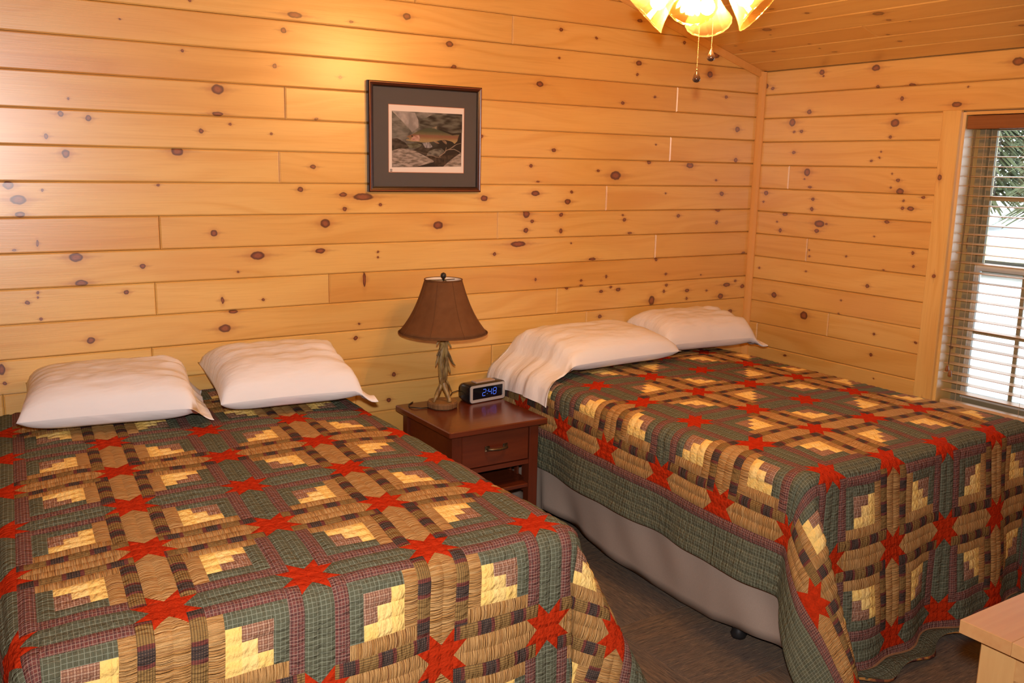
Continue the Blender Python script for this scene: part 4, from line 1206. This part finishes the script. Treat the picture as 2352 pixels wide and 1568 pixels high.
# ---------------------------------------------------------------- alarm clock
ck = tag(empty('alarm_clock', (-1.957, -0.255, NZ_), math.radians(7)), 'black and silver alarm clock reading 2:48 in blue digits', 'clock')
cblk = plain('black_plastic', (0.012, 0.011, 0.012), 0.18, 0.5)
csil = plain('silver_plastic', (0.62, 0.60, 0.58), 0.32, 0.5, 0.35)
body = MB()
W2, HH, DD = 0.104, 0.086, 0.115
def rrect(w, h0, h1, r, n=5):
    pts = []
    for cx_, cz_, a0 in ((w - r, h0 + r, -90), (w - r, h1 - r, 0), (-w + r, h1 - r, 90), (-w + r, h0 + r, 180)):
        for i in range(n + 1):
            a = math.radians(a0 + 90 * i / n); pts.append((cx_ + r * math.cos(a), cz_ + r * math.sin(a)))
    return pts
def loft(mb, secs, mi=0, cap0=True, cap1=True):
    rings = [[mb.vert((x, y, z)) for x, z in pts] for y, pts in secs]
    n = len(rings[0])
    for a, b in zip(rings[:-1], rings[1:]):
        for i in range(n):
            mb.face([a[i], a[(i+1) % n], b[(i+1) % n], b[i]], None, mi)
    if cap0: mb.face(rings[0][::-1], None, mi)
    if cap1: mb.face(rings[-1], None, mi)
loft(body, [(0.0, rrect(W2, 0.001, HH, 0.014)), (0.004, rrect(W2 + 0.002, 0.0, HH + 0.002, 0.015)), (0.06, rrect(W2, 0.0, HH + 0.004, 0.02)), (DD - 0.02, rrect(W2 - 0.008, 0.002, HH - 0.006, 0.024)), (DD, rrect(W2 - 0.03, 0.012, HH - 0.03, 0.02))][::-1])
body.f = [f[::-1] for f in body.f]; body.f = [f[::-1] for f in body.f]
auto_smooth(body.build('body', cblk, ck), 50)
bz = MB()
o_ = rrect(W2 - 0.002, 0.004, HH - 0.002, 0.012); i_ = rrect(W2 - 0.016, 0.017, HH - 0.013, 0.005)
y0 = -0.0045
A = [bz.vert((x, 0.001, z)) for x, z in o_]; Bq = [bz.vert((x * 0.99, y0, z)) for x, z in o_]; Cq = [bz.vert((x, y0, z)) for x, z in i_]; Dq = [bz.vert((x, 0.0005, z)) for x, z in i_]
nn = len(o_)
for i in range(nn):
    j = (i + 1) % nn
    bz.face([A[i], A[j], Bq[j], Bq[i]]); bz.face([Bq[i], Bq[j], Cq[j], Cq[i]]); bz.face([Cq[i], Cq[j], Dq[j], Dq[i]])
auto_smooth(bz.build('bezel', csil, ck), 30)
dm = plain('display_glass', (0.006, 0.007, 0.012), 0.08, 0.5)
dsp = MB().poly([(x, -0.0006, z) for x, z in i_]).build('display', dm, ck)
em = NT('blue_digit_glow'); em.color((0.02, 0.04, 0.4))
em.b.inputs['Emission Color'].default_value = (0.10, 0.22, 1.0, 1); em.b.inputs['Emission Strength'].default_value = 1.1
SEG = {'2': 'abged', '4': 'fgbc', '8': 'abcdefg'}
def digit(ch_, ox, oz, w, h):
    mb = MB(); t = 0.0022; yy = -0.0010; sl_ = 0.10
    segs = {'a': (0, h, w, h), 'g': (0, h/2, w, h/2), 'd': (0, 0, w, 0), 'f': (0, h/2, 0, h), 'e': (0, 0, 0, h/2), 'b': (w, h/2, w, h), 'c': (w, 0, w, h/2)}
    for c_ in SEG[ch_]:
        xa, za, xb, zb = segs[c_]
        if za == zb: pts = [(xa + t, za - t/2), (xb - t, za - t/2), (xb - t/2, za), (xb - t, za + t/2), (xa + t, za + t/2), (xa + t/2, za)]
        else: pts = [(xa - t/2, za + t), (xa, za + t/2), (xa + t/2, za + t), (xa + t/2, zb - t), (xa, zb - t/2), (xa - t/2, zb - t)]
        mb.poly([(ox + x + z * sl_, yy, oz + z) for x, z in pts])
    return mb.build('digit', em.m, dsp)
digit('2', -0.030, 0.030, 0.018, 0.030); digit('4', 0.004, 0.030, 0.018, 0.030); digit('8', 0.032, 0.030, 0.018, 0.030)
cl_ = MB()
for z in (0.038, 0.050):
    cl_.poly([(-0.0035 + z * 0.1 - 0.003, -0.001, z - 0.0013), (-0.0009 + z * 0.1 - 0.003, -0.001, z - 0.0013), (-0.0009 + z * 0.1 - 0.003, -0.001, z + 0.0013), (-0.0035 + z * 0.1 - 0.003, -0.001, z + 0.0013)])
cl_.build('colon', em.m, dsp)
auto_smooth(MB().bevbox(-0.052, 0.062, 0.018, 0.062, HH - 0.002, HH + 0.008, 0.004).build('snooze_bar', plain('silver_bar', (0.55, 0.47, 0.43), 0.3, 0.5, 0.5), ck), 30)
MB().tube([(-0.04, DD - 0.004, 0.04), (-0.08, DD + 0.012, 0.035), (-0.125, DD - 0.01, 0.038), (-0.16, DD - 0.03, 0.02), (-0.185, DD + 0.0, 0.006), (-0.20, DD + 0.02, 0.004)], 0.002, 7).build('power_cord', blackm, ck, True)

# ---------------------------------------------------------------- framed fish print
PX0, PX1, PZ0, PZ1 = -2.437, -1.868, ZF + 0.0955, ZF + 0.570
pic = tag(empty('framed_picture', ((PX0 + PX1) / 2, 0, PZ0)), 'framed trout print in a grey mat hanging over the lamp', 'picture')
PI_ = Matrix.Translation((-(PX0 + PX1) / 2, 0, -PZ0))
def ppart(mb, name, mat, parent=None):
    o = mb.build(name, mat, parent or pic)
    if parent is None: o.matrix_basis = PI_.copy()
    return o
mah = NT('mahogany_frame', 0.3, 0.5)
mah.color(mah.mix(mah.noise(mah.mapv(mah.tc(), (8, 40, 40)), 3, 3), (0.040, 0.010, 0.005), (0.085, 0.022, 0.009)))
fbead = plain('frame_bead', (0.30, 0.085, 0.03), 0.3)
fedge = plain('frame_dark_edge', (0.014, 0.006, 0.004), 0.35)
def frame_side(name, horizontal, at0, at1, fixed, sgn):
    """mitred moulding; profile runs from the outer edge inwards"""
    prof_ = [(0.0, -0.001, 0), (0.0, -0.020, 0), (0.004, -0.024, 0), (0.007, -0.024, 2), (0.0095, -0.0225, 1), (0.017, -0.020, 1), (0.019, -0.0215, 0), (0.023, -0.020, 0), (0.024, -0.012, 0)]
    mb = MB()
    for end, at in ((0, at0), (1, at1)):
        for w, y, _m in prof_:
            a = at + w if end == 0 else at - w
            p = (a, y, fixed + sgn * w) if horizontal else (fixed + sgn * w, y, a)
            mb.vert(p)
    n = len(prof_)
    for i in range(n - 1):
        f = [i, i + 1, n + i + 1, n + i]
        mb.face(f if (horizontal == (sgn > 0)) else f[::-1], None, prof_[i + 1][2] if i else 0)
    return ppart(mb, name, [fedge, mah.m, fbead])
frame_side('frame_rail', True, PX0, PX1, PZ0, 1); frame_side('frame_rail', True, PX0, PX1, PZ1, -1)
frame_side('frame_stile', False, PZ0, PZ1, PX0, 1); frame_side('frame_stile', False, PZ0, PZ1, PX1, -1)
ppart(MB().box(PX0 + 0.004, PX1 - 0.004, -0.010, -0.001, PZ0 + 0.004, PZ1 - 0.004), 'backing_board', fedge)
Wp, Hp = PX1 - PX0, PZ1 - PZ0
qx0, qx1, qz0, qz1 = PX0 + 0.172 * Wp, PX0 + 0.845 * Wp, PZ0 + 0.180 * Hp, PZ0 + 0.800 * Hp
matb = MB()
mx0, mx1, mz0, mz1 = PX0 + 0.02, PX1 - 0.02, PZ0 + 0.02, PZ1 - 0.02
def ring_face(mb, o4, i4, y, mi=0):
    a = [mb.vert((x, y, z)) for x, z in o4]; b = [mb.vert((x, y, z)) for x, z in i4]
    for k in range(4):
        j = (k + 1) % 4
        mb.face([a[k], a[j], b[j], b[k]], None, mi)
R4 = lambda a, b, c, d: [(a, c), (b, c), (b, d), (a, d)]
ring_face(matb, R4(mx0, mx1, mz0, mz1), R4(qx0, qx1, qz0, qz1), -0.0125)
ppart(matb, 'mat', plain('grey_mat_board', (0.092, 0.086, 0.082), 0.9))
lip = MB(); ring_face(lip, R4(qx0, qx1, qz0, qz1), R4(qx0 + 0.0022, qx1 - 0.0022, qz0 + 0.0022, qz1 - 0.0022), -0.0118)
ppart(lip, 'mat_bevel', plain('rust_mat_edge', (0.55, 0.22, 0.10), 0.8))
paper = ppart(MB().poly([(x, -0.0112, z) for x, z in R4(qx0, qx1, qz0, qz1)]), 'print', plain('print_paper', (0.78, 0.72, 0.66), 0.8))
ix0, ix1 = qx0 + 0.045 * (qx1 - qx0), qx0 + 0.972 * (qx1 - qx0)
iz0, iz1 = qz0 + 0.075 * (qz1 - qz0), qz0 + 0.905 * (qz1 - qz0)
def ip(px, py):
    v = (py - (485 + (px - 455) * 0.0813)) / 628.0
    u_ = (px - (455 - 25 * v)) / 772.0
    v = min(1, max(0, v)); u_ = min(1, max(0, u_))
    return ix0 + u_ * (ix1 - ix0), iz1 - v * (iz1 - iz0)
_pl = [0]
def paint(name, pts, m_):
    _pl[0] += 1
    y = -0.01125 - 0.00004 * _pl[0]
    return ppart(MB().poly([(*[ip(*p)[0]], y, ip(*p)[1]) for p in reversed(pts)]), name, m_, paper)
def paintmat(name, c0, c1, sc_=(40, 1, 90), rot=0.0, rough=0.7):
    m = NT(name, rough, 0.3)
    m.color(m.mix(m.sstep(m.noise(m.mapv(m.tc(), sc_, rot=(0, rot, 0)), 1.0, 4), 0.35, 0.65), c0, c1)); return m.m
water = NT('painted_water', 0.7, 0.3)
wx_, wy_, wz_ = water.sep(water.tc())
wn_ = water.noise(water.mapv(water.tc(), (14, 1, 26), rot=(0, 0.5, 0)), 1.0, 4)
grad = water.math('ADD', water.math('MULTIPLY', water.math('SUBTRACT', wz_, (iz0 + iz1) / 2), 2.6), water.math('MULTIPLY', water.math('SUBTRACT', (ix0 + ix1) / 2 - 0.03, wx_), 2.0))
water.color(water.ramp(water.math('ADD', grad, wn_), [(0.3, (0.020, 0.017, 0.014)), (0.62, (0.07, 0.072, 0.062)), (0.95, (0.36, 0.34, 0.31))]))
paint('painted_water', [(455, 485), (1230, 548), (1195, 1150), (430, 1113)], water.m)
rockA = paintmat('painted_rock', (0.10, 0.10, 0.085), (0.20, 0.195, 0.17), (22, 1, 60), 0.7)
rockB = paintmat('painted_rock_pale', (0.13, 0.11, 0.09), (0.38, 0.33, 0.29), (30, 1, 120), -0.25)
rockD = paintmat('painted_rock_dark', (0.018, 0.014, 0.010), (0.075, 0.062, 0.048), (30, 1, 70), -0.4)
paint('painted_bluff', [(455, 488), (520, 560), (590, 640), (640, 720), (600, 770), (520, 800), (440, 790)], rockA)
paint('painted_glow', [(480, 500), (700, 515), (735, 600), (730, 680), (660, 730), (600, 640), (530, 560)], paintmat('painted_mist', (0.22, 0.21, 0.20), (0.42, 0.39, 0.37), (20, 1, 14)))
paint('painted_cliff', [(760, 600), (900, 540), (1230, 565), (1225, 760), (1100, 760), (960, 700), (800, 690), (740, 660)], paintmat('painted_cliff_stone', (0.022, 0.020, 0.016), (0.125, 0.125, 0.10), (16, 1, 60), 0.35))
paint('painted_bank', [(436, 790), (500, 790), (590, 850), (620, 900), (560, 920), (430, 925)], rockD)
paint('painted_moss_stone', [(590, 860), (700, 850), (760, 875), (740, 905), (640, 910)], paintmat('painted_moss', (0.06, 0.06, 0.035), (0.16, 0.16, 0.11)))
fishm = NT('painted_trout', 0.65, 0.3)
fx_, fy_, fz_ = fishm.sep(fishm.tc())
zc_ = ip(840, 775)[1]
spot = fishm.noise(fishm.tc(), 420, 1)
fc = fishm.ramp(fishm.math('ADD', fishm.math('MULTIPLY', fishm.math('SUBTRACT', fz_, zc_), 24.0), 0.5), [(0.0, (0.30, 0.22, 0.10)), (0.28, (0.22, 0.12, 0.06)), (0.48, (0.21, 0.095, 0.062)), (0.62, (0.15, 0.12, 0.06)), (0.95, (0.055, 0.07, 0.042))])
fishm.color(fishm.mix(fishm.math('MULTIPLY', fishm.sstep(spot, 0.62, 0.7), 0.6), fc, (0.02, 0.02, 0.015)))
paint('painted_fin', [(870, 695), (905, 682), (937, 674), (936, 715), (890, 710)], paintmat('painted_fin_tone', (0.10, 0.085, 0.05), (0.24, 0.20, 0.14), (80, 1, 80)))
paint('painted_trout', [(597, 780), (625, 765), (660, 755), (740, 712), (800, 698), (860, 690), (910, 700), (980, 728), (1060, 762), (1110, 785), (1150, 778), (1186, 780), (1172, 815), (1160, 855), (1128, 885), (1105, 860), (1080, 850), (1020, 832), (960, 835), (900, 845), (830, 852), (760, 850), (715, 840), (640, 832), (592, 818), (596, 808), (630, 806), (622, 792)], fishm.m)
paint('painted_gill', [(655, 790), (700, 765), (735, 768), (745, 800), (735, 835), (690, 832), (640, 822)], paintmat('painted_gill_tone', (0.30, 0.15, 0.11), (0.46, 0.30, 0.24), (70, 1, 70)))
paint('painted_eye', [(648, 772), (658, 764), (668, 768), (668, 780), (656, 783)], plain('painted_eye_tone', (0.015, 0.012, 0.01), 0.4))
paint('painted_pectoral_fin', [(768, 856), (845, 850), (880, 905), (850, 918), (800, 915)], paintmat('painted_pectoral_tone', (0.12, 0.12, 0.13), (0.34, 0.33, 0.34), (200, 1, 30), 0.3))
paint('painted_ventral_fin', [(890, 843), (930, 845), (958, 872), (930, 870)], paintmat('painted_ventral_tone', (0.22, 0.13, 0.07), (0.36, 0.24, 0.15)))
paint('painted_anal_fin', [(985, 838), (1020, 836), (1042, 866), (1035, 886), (1010, 870)], paintmat('painted_anal_tone', (0.16, 0.10, 0.06), (0.30, 0.2, 0.13)))
paint('painted_boulder', [(428, 925), (510, 905), (600, 915), (690, 945), (760, 985), (800, 1010), (900, 1040), (900, 1075), (700, 1120), (428, 1112)], rockB)
paint('painted_boulder', [(660, 930), (740, 905), (830, 915), (880, 935), (860, 960), (800, 1000), (740, 965)], rockD)
paint('painted_boulder', [(812, 985), (840, 950), (900, 930), (980, 930), (1010, 960), (960, 1010), (870, 1010), (815, 1000)], paintmat('painted_grey_stone', (0.06, 0.058, 0.048), (0.19, 0.18, 0.15)))
paint('painted_shadow', [(800, 1010), (960, 1010), (1080, 1010), (1200, 990), (1197, 1148), (900, 1125), (880, 1060)], paintmat('painted_shadow_tone', (0.015, 0.012, 0.009), (0.07, 0.05, 0.035), (60, 1, 60)))
paint('painted_boulder', [(990, 1138), (1060, 1080), (1130, 1030), (1197, 990), (1197, 1148)], rockB)
twig = plain('painted_twig', (0.24, 0.18, 0.13), 0.7)
def stroke(pts, w):
    q = [Vector(p) for p in pts]; l = []; r = []
    for i, p in enumerate(q):
        t = (q[min(i+1, len(q)-1)] - q[max(i-1, 0)]).normalized(); nrm_ = Vector((-t.y, t.x)) * w * (1 - 0.5 * i / len(q))
        l.append(tuple(p + nrm_)); r.append(tuple(p - nrm_))
    paint('painted_twig', r + l[::-1] if True else l, twig)
stroke([(950, 1020), (1000, 985), (1030, 955), (1080, 935), (1130, 900)], 6)
stroke([(1010, 985), (1025, 950), (1033, 918)], 4)
stroke([(1060, 945), (1120, 945), (1165, 970), (1195, 990)], 5)
stroke([(1100, 925), (1150, 890), (1200, 880)], 4)
stroke([(800, 1005), (860, 1000), (920, 1025), (970, 1030)], 4)
sig = plain('signature_ink', (0.55, 0.50, 0.45), 0.7)
sg = [(445, 1098), (455, 1082), (462, 1100), (470, 1088), (480, 1100), (490, 1090), (502, 1099), (515, 1091), (530, 1096)]
for a, b in zip(sg[:-1], sg[1:]):
    paint('painted_signature', [(a[0], a[1] - 1.5), (b[0], b[1] - 1.5), (b[0], b[1] + 1.5), (a[0], a[1] + 1.5)][::-1], sig)
ink = plain('stamp_ink', (0.03, 0.028, 0.03), 0.8)
sx0, sz0 = qx0 + 0.020 * (qx1 - qx0), qz0 + 0.012 * (qz1 - qz0)
stp = MB()
for a, b, c, d in ((0, 10, 0, 2), (0, 10, 8, 10), (3.6, 6.4, 2, 8), (0, 1, 2, 8), (9, 10, 2, 8)):
    k = 0.00105
    stp.poly([(sx0 + x * k, -0.0116, sz0 + z * k) for x, z in R4(a, b, c, d)])
ppart(stp, 'stamp', ink, paper)
pg = bpy.data.materials.new('picture_glass'); pg.use_nodes = True
t_ = pg.node_tree; t_.nodes.clear()
po = t_.nodes.new('ShaderNodeOutputMaterial'); pt = t_.nodes.new('ShaderNodeBsdfTransparent'); pgl = t_.nodes.new('ShaderNodeBsdfGlossy'); pmx = t_.nodes.new('ShaderNodeMixShader')
pgl.inputs['Roughness'].default_value = 0.03; pmx.inputs[0].default_value = 0.045
t_.links.new(pt.outputs[0], pmx.inputs[1]); t_.links.new(pgl.outputs[0], pmx.inputs[2]); t_.links.new(pmx.outputs[0], po.inputs[0])
ppart(MB().poly([(x, -0.0150, z) for x, z in R4(mx0, mx1, mz0, mz1)]), 'glazing', pg)

# ---------------------------------------------------------------- ceiling fan with its light kit
FX, FY = -1.925, -1.485
fan = tag(empty('ceiling_fan', (FX, FY, ceil_z(FX))), 'ceiling fan light with four amber glass shades and two pull chains', 'ceiling fan')
FI = Matrix.Translation((-FX, -FY, -ceil_z(FX)))
def fpart(mb, name, mat, parent=None, smooth=True):
    o = mb.build(name, mat, parent or fan, smooth)
    if parent is None: o.matrix_basis = FI.copy()
    return o
brass = plain('antique_brass', (0.42, 0.26, 0.09), 0.3, 0.5, 0.9)
ZT = ceil_z(FX)
fpart(MB().lathe([(0.012, ZT - 0.11), (0.03, ZT - 0.10), (0.065, ZT - 0.05), (0.068, ZT + 0.02)], 24, FX, FY, True, True), 'canopy', brass)
fpart(MB().tube([(FX, FY, ZT - 0.09), (FX, FY, 2.52)], 0.011, 12), 'downrod', brass)
fpart(MB().lathe([(0.04, 2.36), (0.07, 2.365), (0.115, 2.39), (0.125, 2.43), (0.115, 2.48), (0.06, 2.52), (0.02, 2.54)], 32, FX, FY, True, True), 'motor_housing', brass)
fpart(MB().lathe([(0.01, 2.255), (0.03, 2.258), (0.055, 2.275), (0.06, 2.31), (0.045, 2.34), (0.04, 2.36)], 28, FX, FY, True, True), 'light_fitter', brass)
bladem = NT('blade_wood', 0.4); bladem.color(bladem.mix(bladem.noise(bladem.mapv(bladem.tc(), (4, 40, 40)), 2, 3), (0.30, 0.13, 0.05), (0.42, 0.2, 0.08)))
for k in range(5):
    a = math.radians(20 + 72 * k)
    mw = FI @ Matrix.Translation((FX, FY, 2.405)) @ Matrix.Rotation(a, 4, 'Z') @ Matrix.Rotation(math.radians(11), 4, 'X')
    mb = MB()
    loft_pts = [(0.17, 0.045), (0.24, 0.062), (0.45, 0.070), (0.60, 0.068), (0.645, 0.050), (0.655, 0.0)]
    out_ = [(x, w) for x, w in loft_pts] + [(x, -w) for x, w in loft_pts[::-1][1:]]
    for z in (-0.003, 0.003):
        for x, y in out_: mb.vert((x, y, z))
    n = len(out_)
    mb.face(list(range(n))); mb.face(list(range(n, 2 * n))[::-1])
    for i in range(n): mb.face([i, n + i, n + (i+1) % n, (i+1) % n])
    o = mb.build('blade', bladem.m, fan); o.matrix_basis = mw
    br = MB().bevbox(0.08, 0.24, -0.018, 0.018, -0.009, -0.003, 0.002).build('blade_arm', brass, o)
gm = bpy.data.materials.new('amber_ribbed_glass'); gm.use_nodes = True
t_ = gm.node_tree; t_.nodes.clear()
mo = t_.nodes.new('ShaderNodeOutputMaterial')
tp = t_.nodes.new('ShaderNodeBsdfTransparent'); tp.inputs[0].default_value = (1.0, 0.84, 0.58, 1)
tl = t_.nodes.new('ShaderNodeBsdfTranslucent'); tl.inputs[0].default_value = (1.0, 0.80, 0.48, 1)
gs = t_.nodes.new('ShaderNodeBsdfGlossy'); gs.inputs['Roughness'].default_value = 0.1; gs.inputs[0].default_value = (1, 0.9, 0.75, 1)
m1 = t_.nodes.new('ShaderNodeMixShader'); m2 = t_.nodes.new('ShaderNodeMixShader'); lwt = t_.nodes.new('ShaderNodeLayerWeight'); lwt.inputs[0].default_value = 0.35
mth_ = t_.nodes.new('ShaderNodeMath'); mth_.operation = 'MULTIPLY_ADD'; mth_.inputs[1].default_value = 0.24; mth_.inputs[2].default_value = 0.018
t_.links.new(lwt.outputs['Facing'], mth_.inputs[0]); t_.links.new(mth_.outputs[0], m1.inputs[0])
t_.links.new(tp.outputs[0], m1.inputs[1]); t_.links.new(tl.outputs[0], m1.inputs[2])
m2.inputs[0].default_value = 0.10
t_.links.new(m1.outputs[0], m2.inputs[1]); t_.links.new(gs.outputs[0], m2.inputs[2]); t_.links.new(m2.outputs[0], mo.inputs[0])
bulbm = NT('lit_bulb'); bulbm.color((1, 0.9, 0.7))
bulbm.b.inputs['Emission Color'].default_value = (1.0, 0.61, 0.26, 1)
BR = 0.026
bulbm.b.inputs['Emission Strength'].default_value = BULB_W / (4 * PI * BR * BR * PI) * 0.86
for k in range(4):
    a = math.radians(-43.6 + 90 * k - 9)
    d = Vector((math.cos(a), math.sin(a), 0))
    ax = (d * math.cos(math.radians(44)) + Vector((0, 0, -math.sin(math.radians(44))))).normalized()
    rim = Vector((FX, FY, 2.172)) + d * 0.182
    neck = rim - ax * 0.125
    Zr = ax.to_track_quat('Z', 'Y').to_matrix().to_4x4()
    mw = FI @ Matrix.Translation(neck) @ Zr
    g = MB()
    pr = [(0.026, 0.0), (0.030, 0.006), (0.034, 0.02), (0.043, 0.045), (0.054, 0.075), (0.064, 0.10), (0.074, 0.118), (0.079, 0.125)]
    ribs = lambda an, kk: 1 + 0.012 * math.sin(an * 18)
    g.lathe(pr, 72, 0, 0, False, False, 0, ribs)
    g.lathe([(r - 0.0025, z) for r, z in pr][::-1], 72, 0, 0, False, False, 0, ribs)
    for i in range(72):
        j = (i + 1) % 72
        g.face([7 * 72 + i, 7 * 72 + j, 8 * 72 + j, 8 * 72 + i])
    sh_ = g.build('glass_shade', gm, fan, True); sh_.matrix_basis = mw
    bb = MB().lathe([(0.012, 0.022), (0.016, 0.034), (BR * 0.9, 0.052), (BR, 0.066), (BR * 0.85, 0.080), (BR * 0.5, 0.089), (0.002, 0.092)], 16, 0, 0, True, True).build('bulb', bulbm.m, sh_, True)
    MB().tube([Vector((FX, FY, 2.30)) + d * 0.045, Vector((FX, FY, 2.315)) + d * 0.07, neck + Vector((0, 0, 0.02)) - ax * 0.012, neck + ax * 0.018], [0.008, 0.008, 0.010, 0.024], 10).build('shade_arm', brass, fan, True).matrix_basis = FI.copy()
crystal = NT('smoky_crystal', 0.05, 0.6); crystal.color((0.16, 0.10, 0.075)); crystal.b.inputs['Metallic'].default_value = 0.75; crystal.b.inputs['Coat Weight'].default_value = 1.0; crystal.b.inputs['Roughness'].default_value = 0.08
chain_m = plain('chain_brass', (0.75, 0.55, 0.32), 0.25, 0.5, 0.9)
for (x, y, zb) in ((FX - 0.002, FY, 1.955), (FX + 0.030, FY - 0.028, 2.022)):
    c_ = MB()
    z = zb + 0.042
    while z < 2.262:
        r = 0.0019
        c_.lathe([(0.0004, z - r), (r, z), (0.0004, z + r)], 6, x, y, True, True)
        z += 0.0044
    pc = fpart(c_, 'pull_chain', chain_m)
    cr_ = MB().lathe([(0.001, zb), (0.0065, zb + 0.0012), (0.0115, zb + 0.005), (0.0138, zb + 0.011), (0.0125, zb + 0.018), (0.0085, zb + 0.027), (0.0045, zb + 0.035), (0.0024, zb + 0.040), (0.0022, zb + 0.044)], 18, x, y, True, True).build('pendant', crystal.m, pc, True)

# ---------------------------------------------------------------- dresser corner at the lower right
DX, DY, DZ = -2.33, -2.792, 0.755
oak = NT('honey_oak', 0.42, 0.3)
on = oak.noise(oak.mapv(oak.tc(), (2.5, 34, 34)), 2.0, 4)
orr = oak.rnd()
oak.color(oak.mix(orr, oak.mix(on, (0.52, 0.27, 0.105), (0.42, 0.175, 0.06)), oak.mix(on, (0.60, 0.36, 0.14), (0.50, 0.26, 0.09))))
oakv = NT('honey_oak_upright', 0.4, 0.4)
on = oakv.noise(oakv.mapv(oakv.tc(), (34, 34, 2.5)), 2.0, 4)
oakv.color(oakv.mix(on, (0.62, 0.37, 0.14), (0.50, 0.26, 0.09)))
dr_ = tag(empty('dresser', (DX + 0.6, DY - 0.25, 0)), 'honey oak dresser with a thick plank top at the lower right', 'dresser')
DI = Matrix.Translation((-DX - 0.6, -DY + 0.25, 0))
def dpart(mb, name, mat, parent=None, smooth=False):
    o = mb.build(name, mat, parent or dr_, smooth)
    if parent is None: o.matrix_basis = DI.copy()
    return o
bw = [0.111, 0.095, 0.12, 0.10, 0.074]
yy = DY
for k, w in enumerate(bw):
    dpart(MB().bevbox(DX, DX + 1.2, yy - w + 0.0004, yy, DZ - 0.030, DZ, 0.0008), 'top_board', oak.m)
    yy -= w
bx0, bx1, by_0, by_1 = DX + 0.035, DX + 1.165, DY - 0.465, DY - 0.03
for x in (bx0, bx1 - 0.045):
    for y in (by_0, by_1 - 0.075):
        dpart(MB().bevbox(x, x + 0.045, y, y + 0.075, 0, DZ - 0.030, 0.003), 'corner_post', oakv.m)
for x in (bx0 + 0.004, bx1 - 0.024):
    dpart(MB().box(x, x + 0.02, by_0 + 0.075, by_1 - 0.075, DZ - 0.10, DZ - 0.030), 'side_rail', oak.m)
    dpart(MB().box(x, x + 0.02, by_0 + 0.075, by_1 - 0.075, 0.08, 0.15), 'side_rail', oak.m)
    dpart(MB().box(x + 0.008, x + 0.016, by_0 + 0.075, by_1 - 0.075, 0.15, DZ - 0.10), 'side_panel', oakv.m)
dpart(MB().box(bx0 + 0.045, bx1 - 0.045, by_0 + 0.005, by_0 + 0.015, 0.08, DZ - 0.030), 'back_panel', oakv.m)
dpart(MB().box(bx0 + 0.045, bx1 - 0.045, by_0 + 0.02, by_1 - 0.03, 0.08, 0.10), 'bottom_panel', oak.m)
for k in range(3):
    z0 = 0.115 + k * 0.203
    for h in range(2):
        xa = bx0 + 0.05 + h * 0.525
        d_ = dpart(MB().bevbox(xa, xa + 0.51, by_1 - 0.022, by_1 - 0.002, z0, z0 + 0.193, 0.004), 'drawer', oak.m)
        for kx in (0.14, 0.37):
            MB().lathe([(0.006, 0.0), (0.007, 0.012), (0.014, 0.02), (0.012, 0.028), (0.004, 0.031)], 12, 0, 0, True, True).build('knob', bronze, d_, True, loc=(xa + kx, by_1 - 0.002, z0 + 0.097), rot=(-PI / 2, 0, 0))

# ---------------------------------------------------------------- cable on the floor
cbl = plain('pale_cable', (0.42, 0.43, 0.42), 0.5)
cb = MB().tube([(-1.95, -0.10, 0.30), (-1.95, -0.06, 0.02), (-1.90, -0.10, 0.006), (-1.84, -0.25, 0.006), (-1.80, -0.36, 0.006), (-1.79, -0.47, 0.006), (-1.80, -0.56, 0.006), (-1.815, -0.60, 0.006), (-1.835, -0.56, 0.006), (-1.85, -0.44, 0.006)], 0.0045, 8).build('extension_cord', cbl, None, True)
tag(cb, 'pale extension cord lying on the carpet by the nightstand', 'cord')
